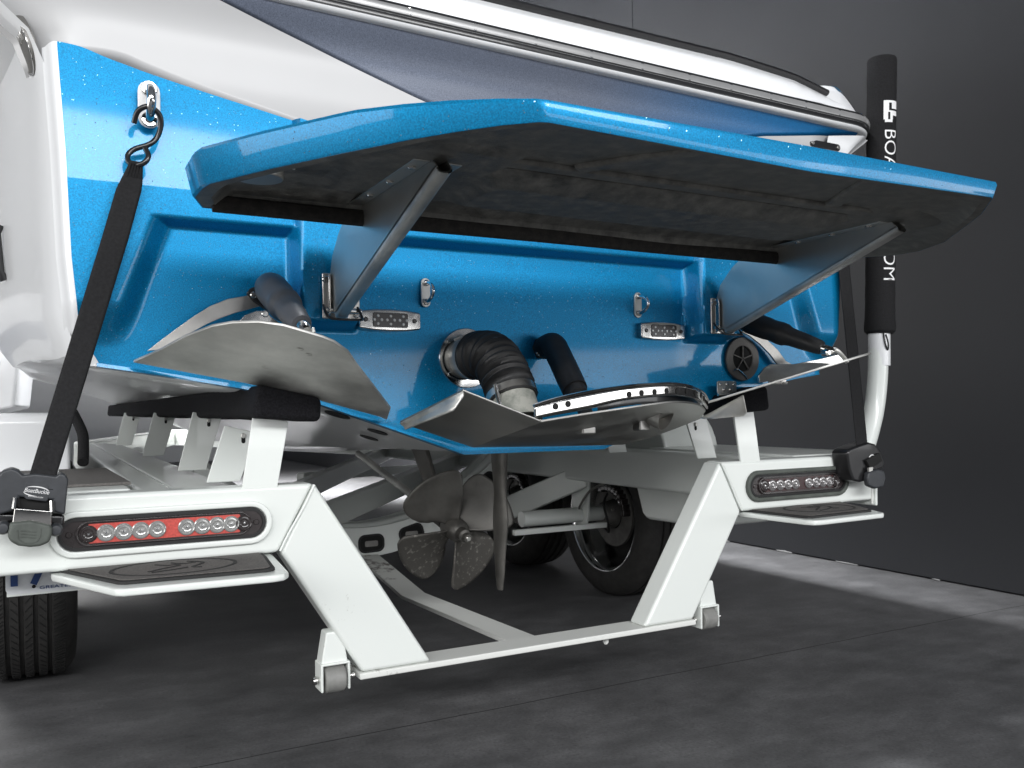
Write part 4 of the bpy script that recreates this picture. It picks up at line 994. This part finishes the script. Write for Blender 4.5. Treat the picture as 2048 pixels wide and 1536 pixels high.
def wrap_text(s, size, zstart, ang0, length):
    cu = bpy.data.curves.new('sleeve_lettering', 'FONT'); cu.body = s; cu.size = size; cu.resolution_u = 4; cu.offset = -.0004
    t = bpy.data.objects.new('tmp', cu); COL.objects.link(t)
    me = bpy.data.meshes.new_from_object(t.evaluated_get(bpy.context.evaluated_depsgraph_get())); bpy.data.objects.remove(t)
    bm_ = bmesh.new(); bm_.from_mesh(me); bmesh.ops.triangulate(bm_, faces=bm_.faces)
    bmesh.ops.subdivide_edges(bm_, edges=[e for e in bm_.edges if e.calc_length() > .006], cuts=3); bm_.to_mesh(me); bm_.free()
    x1 = max(v.co.x for v in me.vertices); k = length/x1
    to = V((CAM.x-1.335, CAM.y-1.93, 0)).normalized(); sidev = V((-to.y, to.x, 0)) ; sidev = sidev if sidev.dot(R0) > 0 else -sidev
    for v in me.vertices:
        a = ang0 + v.co.y/SR; zz = zstart - v.co.x*k
        ax = SA+sd_*((zz-SA.z)/sd_.z)
        v.co = ax+(to*math.cos(a)+sidev*math.sin(a))*(SR+.0012)
    ob = bpy.data.objects.new('sleeve_lettering', me); COL.objects.link(ob); me.materials.clear(); me.materials.append(INK); ob.parent = gp
    return to, sidev
z_b = at(1785, 270, y=1.93).z; z_e = at(1785, 566, y=1.93).z
to, sv = wrap_text('BOATMATE.COM', .062, z_b, math.radians(13), z_b-z_e)
# emblem above the letters: a rounded white tile with a cut-out figure
def onsleeve(a, z, off=.0012):
    ax = SA+sd_*((z-SA.z)/sd_.z); return ax+(to*math.cos(a)+sv*math.sin(a))*(SR+off)
ez0, ez1 = at(1785, 258, y=1.93).z, at(1785, 214, y=1.93).z
def patch(u0, u1, v0, v1, mat, off, name):
    mm = MB(); mm.grid([[onsleeve(math.radians(8+62*(u0+(u1-u0)*i/8)), ez0+(ez1-ez0)*(v0+(v1-v0)*j/6), off) for i in range(9)] for j in range(7)]); mm.build(name, mat, gp)
patch(0, 1, .12, .97, INK, .0012, 'sleeve_emblem'); patch(.08, .6, 0, .12, INK, .0012, 'sleeve_emblem')
patch(.34, 1, .52, .86, FOAM, .0017, 'sleeve_emblem_cut'); patch(.52, .95, .60, .90, INK, .0022, 'sleeve_emblem'); patch(.28, .42, .12, .45, FOAM, .0017, 'sleeve_emblem_cut'); patch(.62, 1.0, .05, .30, FOAM, .0017, 'sleeve_emblem_cut')

# licence plate
lp = bpy.data.objects.new('licence_plate', None); COL.objects.link(lp); lp.parent = tl
mm = MB().prism(roundrect(-1.152, -.85, .444, .600, .012, 1.99), (0, .002, 0)); mm.build('plate_sheet', PLATEW, lp)
text('plate_number', '170', .088, (-1.093, 1.9885, .4625), (1, 0, 0), (0, 0, 1), NAVY, lp, bold=.002)
text('plate_motto', 'GREATEST', .0085, (-1.060, 1.9885, .4505), (1, 0, 0), (0, 0, 1), NAVY, lp, depth=.0006, fit=.066)
MB().disc((-1.103, 1.9885, .457), (0, -1, 0), .0035, .0015, 12).build('plate_hole', DARK, lp)
MB().box((-1.15, 1.992, .44), (-.86, 1.998, .51)).build('plate_bracket', WHITE, lp)
# black foam lever behind the fender step
q0, q1 = at(147, 828, y=2.62), at(166, 925, y=2.45)
MB().tube(spline([q0+V((0, .06, .0)), q0, q0+(q1-q0)*.4+V((.012, 0, 0)), q0+(q1-q0)*.7+V((.008, 0, 0)), q1], 4), .0135, 14).build('foam_grip', FOAM, tl)

# ================================================================== TIE-DOWN STRAPS
def strap(name, label, hookpts, web, buck):
    pass
sl = thing('tie_down_strap', 'black ratchet strap hooked to the near stern eye, crossing the blue transom', 'strap', group='transom tie-down straps')
hy = 1.832
hp = [(268, 246, 1.822), (276, 222, 1.81), (297, 213, 1.802), (318, 228, 1.808), (322, 250, 1.815), (314, 275, 1.82), (298, 289, 1.82), (270, 298, 1.825), (256, 310, 1.825), (258, 325, 1.82), (270, 330, 1.81), (288, 326, 1.80), (297, 312, 1.80), (290, 296, 1.808)]
MB().tube(spline([at(a, b, y=y) for a, b, y in hp], 5), .0052, 12).build('hook', BLKP, sl)
def webbing(rows, name, parent, th=.0022):
    mm = MB(); P = []
    for (l, r, y) in rows:
        A_, B_ = at(*l, y=y), at(*r, y=y); n = 8
        P.append([A_+(B_-A_)*k/n for k in range(n+1)])
    Q = []
    for a, b in zip(P, P[1:]):
        for k in range(6): Q.append([u.lerp(v, k/6) for u, v in zip(a, b)])
    Q.append(P[-1])
    mm.grid(Q); o = mm.build(name, WEB, parent, smooth=60); sdm = o.modifiers.new('solid', 'SOLIDIFY'); sdm.thickness = th
    return o
webbing([((258, 320), (287, 325), 1.806), ((256, 330), (286, 334), 1.808), ((240, 362), (285, 366), 1.812), ((232, 378), (283, 382), 1.814), ((205, 470), (258, 475), 1.814), ((60, 945), (113, 952), 1.806), ((52, 975), (106, 980), 1.802)], 'webbing', sl)
mm = MB(); 
for k in range(5):
    a = at(262+k*5, 326+k, y=1.803); b = at(254+k*6.5, 352+k, y=1.808); mm.tube([a, b], .0014, 6)
mm.build('webbing_fold', WEB, sl)
bk = bpy.data.objects.new('ratchet_buckle', None); COL.objects.link(bk); bk.parent = sl
by = 1.800
def bp_(pts, y=by): return [at(a, b, y=y) for a, b in pts]
MB().prism(bp_([(-6, 955), (4, 942), (22, 936), (36, 941), (46, 950), (70, 947), (98, 950), (112, 952), (120, 945), (132, 950), (137, 960), (133, 1000), (130, 1030), (108, 1024), (106, 1000), (38, 994), (32, 1020), (-2, 1030), (-10, 1010)]), (0, .055, 0)).build('buckle_body', PLAS, bk, bevel=.006, seg=3)
MB().prism(bp_([(-6, 1026), (130, 1030), (128, 1052), (116, 1060), (110, 1050), (20, 1046), (12, 1060), (-6, 1050)], by+.012), (0, .04, 0)).build('buckle_base', BLKP, bk, bevel=.005)
MB().prism(bp_([(36, 992), (106, 998), (104, 1024), (32, 1018)], by+.012), (0, .03, 0)).build('strap_spool', DARK, bk, bevel=.004)
MB().prism(bp_([(33, 984), (38, 977), (40, 1014), (35, 1014)], by+.004), (0, .006, 0)).build('arm_slot', DARK, bk); MB().prism(bp_([(103, 986), (110, 984), (109, 1024), (103, 1022)], by+.004), (0, .006, 0)).build('arm_slot', DARK, bk)
MB().prism(bp_([(50, 967), (53, 964), (94, 968), (97, 972), (96, 1000), (92, 1003), (52, 998), (49, 994)], by-.0008), (0, .004, 0)).build('name_plate', PLAS, bk, bevel=.001)
MB().prism(bp_([(29, 1016), (104, 1022), (103, 1055), (24, 1050)], by-.012), (0, .012, 0)).build('release_lever', SSP, bk, bevel=.002)
for t in (0, 1): MB().tube([at(30+t*73, 996+t*6, y=by-.004), at(27+t*77, 1018+t*6, y=by-.010)], .004, 8).build('lever_side', SSP, bk)
MB().prism(bp_([(18, 1046), (40, 1043), (60, 1041), (80, 1045), (100, 1050), (106, 1056), (104, 1070), (98, 1086), (80, 1093), (60, 1095), (36, 1092), (20, 1084), (14, 1070), (18, 1058)], by-.020), (0, .022, 0)).build('lever_grip', GRIP, bk, bevel=.006, seg=3)
el = spline(bp_([(35, 1060), (38, 1078), (52, 1086), (70, 1085), (80, 1074), (82, 1058)], by-.0205), 4); MB().tube(el, .0008, 6).build('grip_mould', GRIP, bk)
for yy in (1064, 1070, 1076): MB().tube(bp_([(42, yy-2), (72, yy)], by-.0205), .0010, 6).build('grip_mould', GRIP, bk)
for px in (6, 112): 
    q = at(px, 1056+(4 if px > 50 else 0), y=by-.004); MB().lathe(q, (0, -1, 0), [(0, -.03), (.011, -.03), (.012, 0), (.008, .006), (0, .007)], 18).build('pivot_cap', PLAS, bk)
xd = (at(95, 984, y=by)-at(52, 979, y=by)); yd = V((0, 0, 1))
xdn = xd.normalized(); ydn = (V((0, 0, 1))-xdn*xdn.z).normalized()
text('buckle_lettering', 'BoatBuckle', .0105, at(73, 986, y=by-.0012), xdn, ydn, INK, bk, depth=.0004, shear=.18, fit=.040)
text('buckle_lettering', 'BOATBUCKLE.COM', .0032, at(71, 995, y=by-.0012), xdn, ydn, INK, bk, depth=.0004, fit=.024)
q = at(73, 982, y=by-.0014)
MB().tube([q+xdn*.021*math.cos(a)+ydn*(.0075*math.sin(a)) for a in [math.radians(20+k*7) for k in range(18)]], [.0003+.0009*math.sin(math.pi*k/17) for k in range(18)], 6).build('buckle_swoosh', INK, bk)
MB().tube([q+xdn*.021*math.cos(a)+ydn*(-.002+.0075*math.sin(a)) for a in [math.radians(195+k*6) for k in range(14)]], [.0003+.0007*math.sin(math.pi*k/13) for k in range(14)], 6).build('buckle_swoosh', INK, bk)

sr = thing('tie_down_strap', 'black ratchet strap beside the guide pole, running down under the far platform corner', 'strap', group='transom tie-down straps')
webbing([((1668, 430), (1690, 432), 1.83), ((1676, 530), (1698, 532), 1.83), ((1711, 880), (1733, 880), 1.815), ((1716, 930), (1738, 930), 1.81)], 'webbing', sr)
MB().tube(spline([at(1676, 436, y=1.825), at(1672, 420, y=1.82), at(1682, 412, y=1.82), at(1690, 404, y=1.825), at(1684, 392, y=1.83), at(1676, 398, y=1.83)], 5), .005, 10).build('hook', BLKP, sr)
bk = bpy.data.objects.new('ratchet_buckle', None); COL.objects.link(bk); bk.parent = sr
MB().prism([at(a, b, y=1.805) for a, b in [(1695, 905), (1700, 898), (1720, 890), (1738, 884), (1752, 888), (1764, 906), (1770, 925), (1768, 936), (1748, 945), (1740, 960), (1722, 965), (1708, 962), (1700, 940)]], (-.015, .05, 0)).build('buckle_body', BLKP, bk, bevel=.007, seg=3)
MB().prism([at(a, b, y=1.795) for a, b in [(1733, 921), (1760, 906), (1765, 922), (1742, 938)]], (0, .012, 0)).build('strap_spool', DARK, bk, bevel=.002)
MB().prism([at(a, b, y=1.785) for a, b in [(1738, 945), (1756, 938), (1770, 942), (1773, 956), (1768, 974), (1752, 978), (1738, 972), (1736, 958)]], (0, .02, 0)).build('lever_grip', PLAS, bk, bevel=.006, seg=3)
MB().prism([at(a, b, y=1.79) for a, b in [(1738, 936), (1746, 934), (1744, 958), (1740, 960)]], (0, .006, 0)).build('release_lever', SSD, bk)
q = at(1743, 918, y=1.803)
for pts in ([(-.010, .006), (0, .012), (.010, .010), (.012, .0)], [(-.012, -.004), (-.006, .003), (.002, -.002), (.010, .004)], [(-.010, -.012), (-.004, -.006), (.004, -.012), (.012, -.006)]):
    MB().tube(spline([q+V((a, 0, b)) for a, b in pts], 4), .0018, 6).build('buckle_lettering', INK, bk)

# ================================================================== BACKGROUND BOAT (seen through the gaps under the hull)
b2 = thing('moored_boat', 'white and grey boat parked far behind, glimpsed under the blue hull', 'boat')
mm = MB(); rows = []
for y, w, zk, zc, zg in ((7.6, 1.1, .62, .86, 1.5), (9, 1.2, .58, .86, 1.55), (11, 1.1, .62, .95, 1.6), (12.6, .5, 1.0, 1.25, 1.7)):
    cx = -2.3
    rows.append([V((cx-w, y, zg)), V((cx-w*.94, y, zc)), V((cx, y, zk)), V((cx+w*.94, y, zc)), V((cx+w, y, zg))])
vs = mm.grid(rows); mm.bm.faces.new(vs[0]); mm.bm.faces.new(vs[-1][::-1]); mm.build('hull', GEL, b2, bevel=.02)
mm = MB().prism([V((-3.2, 7.585, .95)), V((-1.4, 7.585, .95)), V((-1.35, 7.585, 1.2)), V((-3.25, 7.585, 1.2))], (0, .01, 0)); mm.build('transom_panel', GREY, b2)
t2 = thing('boat_trailer', 'white trailer far behind, carrying the parked white and grey boat', 'trailer')
for s in (-1, 1):
    MB().box((-2.3+s*.85-.05, 7.7, .42), (-2.3+s*.85+.05, 12.5, .56)).build('side_rail', WHITE, t2, bevel=.01)
    MB().box((-2.3+s*.55-.06, 7.7, .62), (-2.3+s*.55+.06, 11.5, .70)).build('bunk', CARPET, t2, bevel=.01)
    for y in (7.9, 9.4, 11): MB().box((-2.3+s*.55-.03, y, .5), (-2.3+s*.55+.03, y+.02, .63)).build('bunk_post', WHITE, t2)
    MB().lathe((-2.3+s*1.0, 10, .34), (s, 0, 0), [(.2, 0), (.3, 0), (.34, .03), (.34, .19), (.3, .22), (.2, .22)], 32).build('tyre', TYRE, t2)
    MB().lathe((-2.3+s*1.0, 10, .34), (s, 0, 0), [(0, .08), (.2, .08), (.21, .2)], 32).build('rim', CHROME, t2)
for y in (7.75, 10, 12): MB().box((-3.15, y, .44), (-1.45, y+.08, .52)).build('crossbar', WHITE, t2, bevel=.01)
bpy.context.view_layer.update()
# each assembly's Empty sits at the foot of its thing
for root, loc in ((boat, (0, 3.5, .61)), (tl, (0, 3.1, 0)), (sl, (-1.10, 1.80, .57)), (sr, (1.12, 1.80, .55)), (wl, (WX, 6, 0)), (b2, (-2.3, 10, .58)), (t2, (-2.3, 10, 0))):
    root.location = loc
    for ch in root.children: ch.matrix_parent_inverse = Matrix.Translation(-V(loc))
bpy.context.view_layer.update()
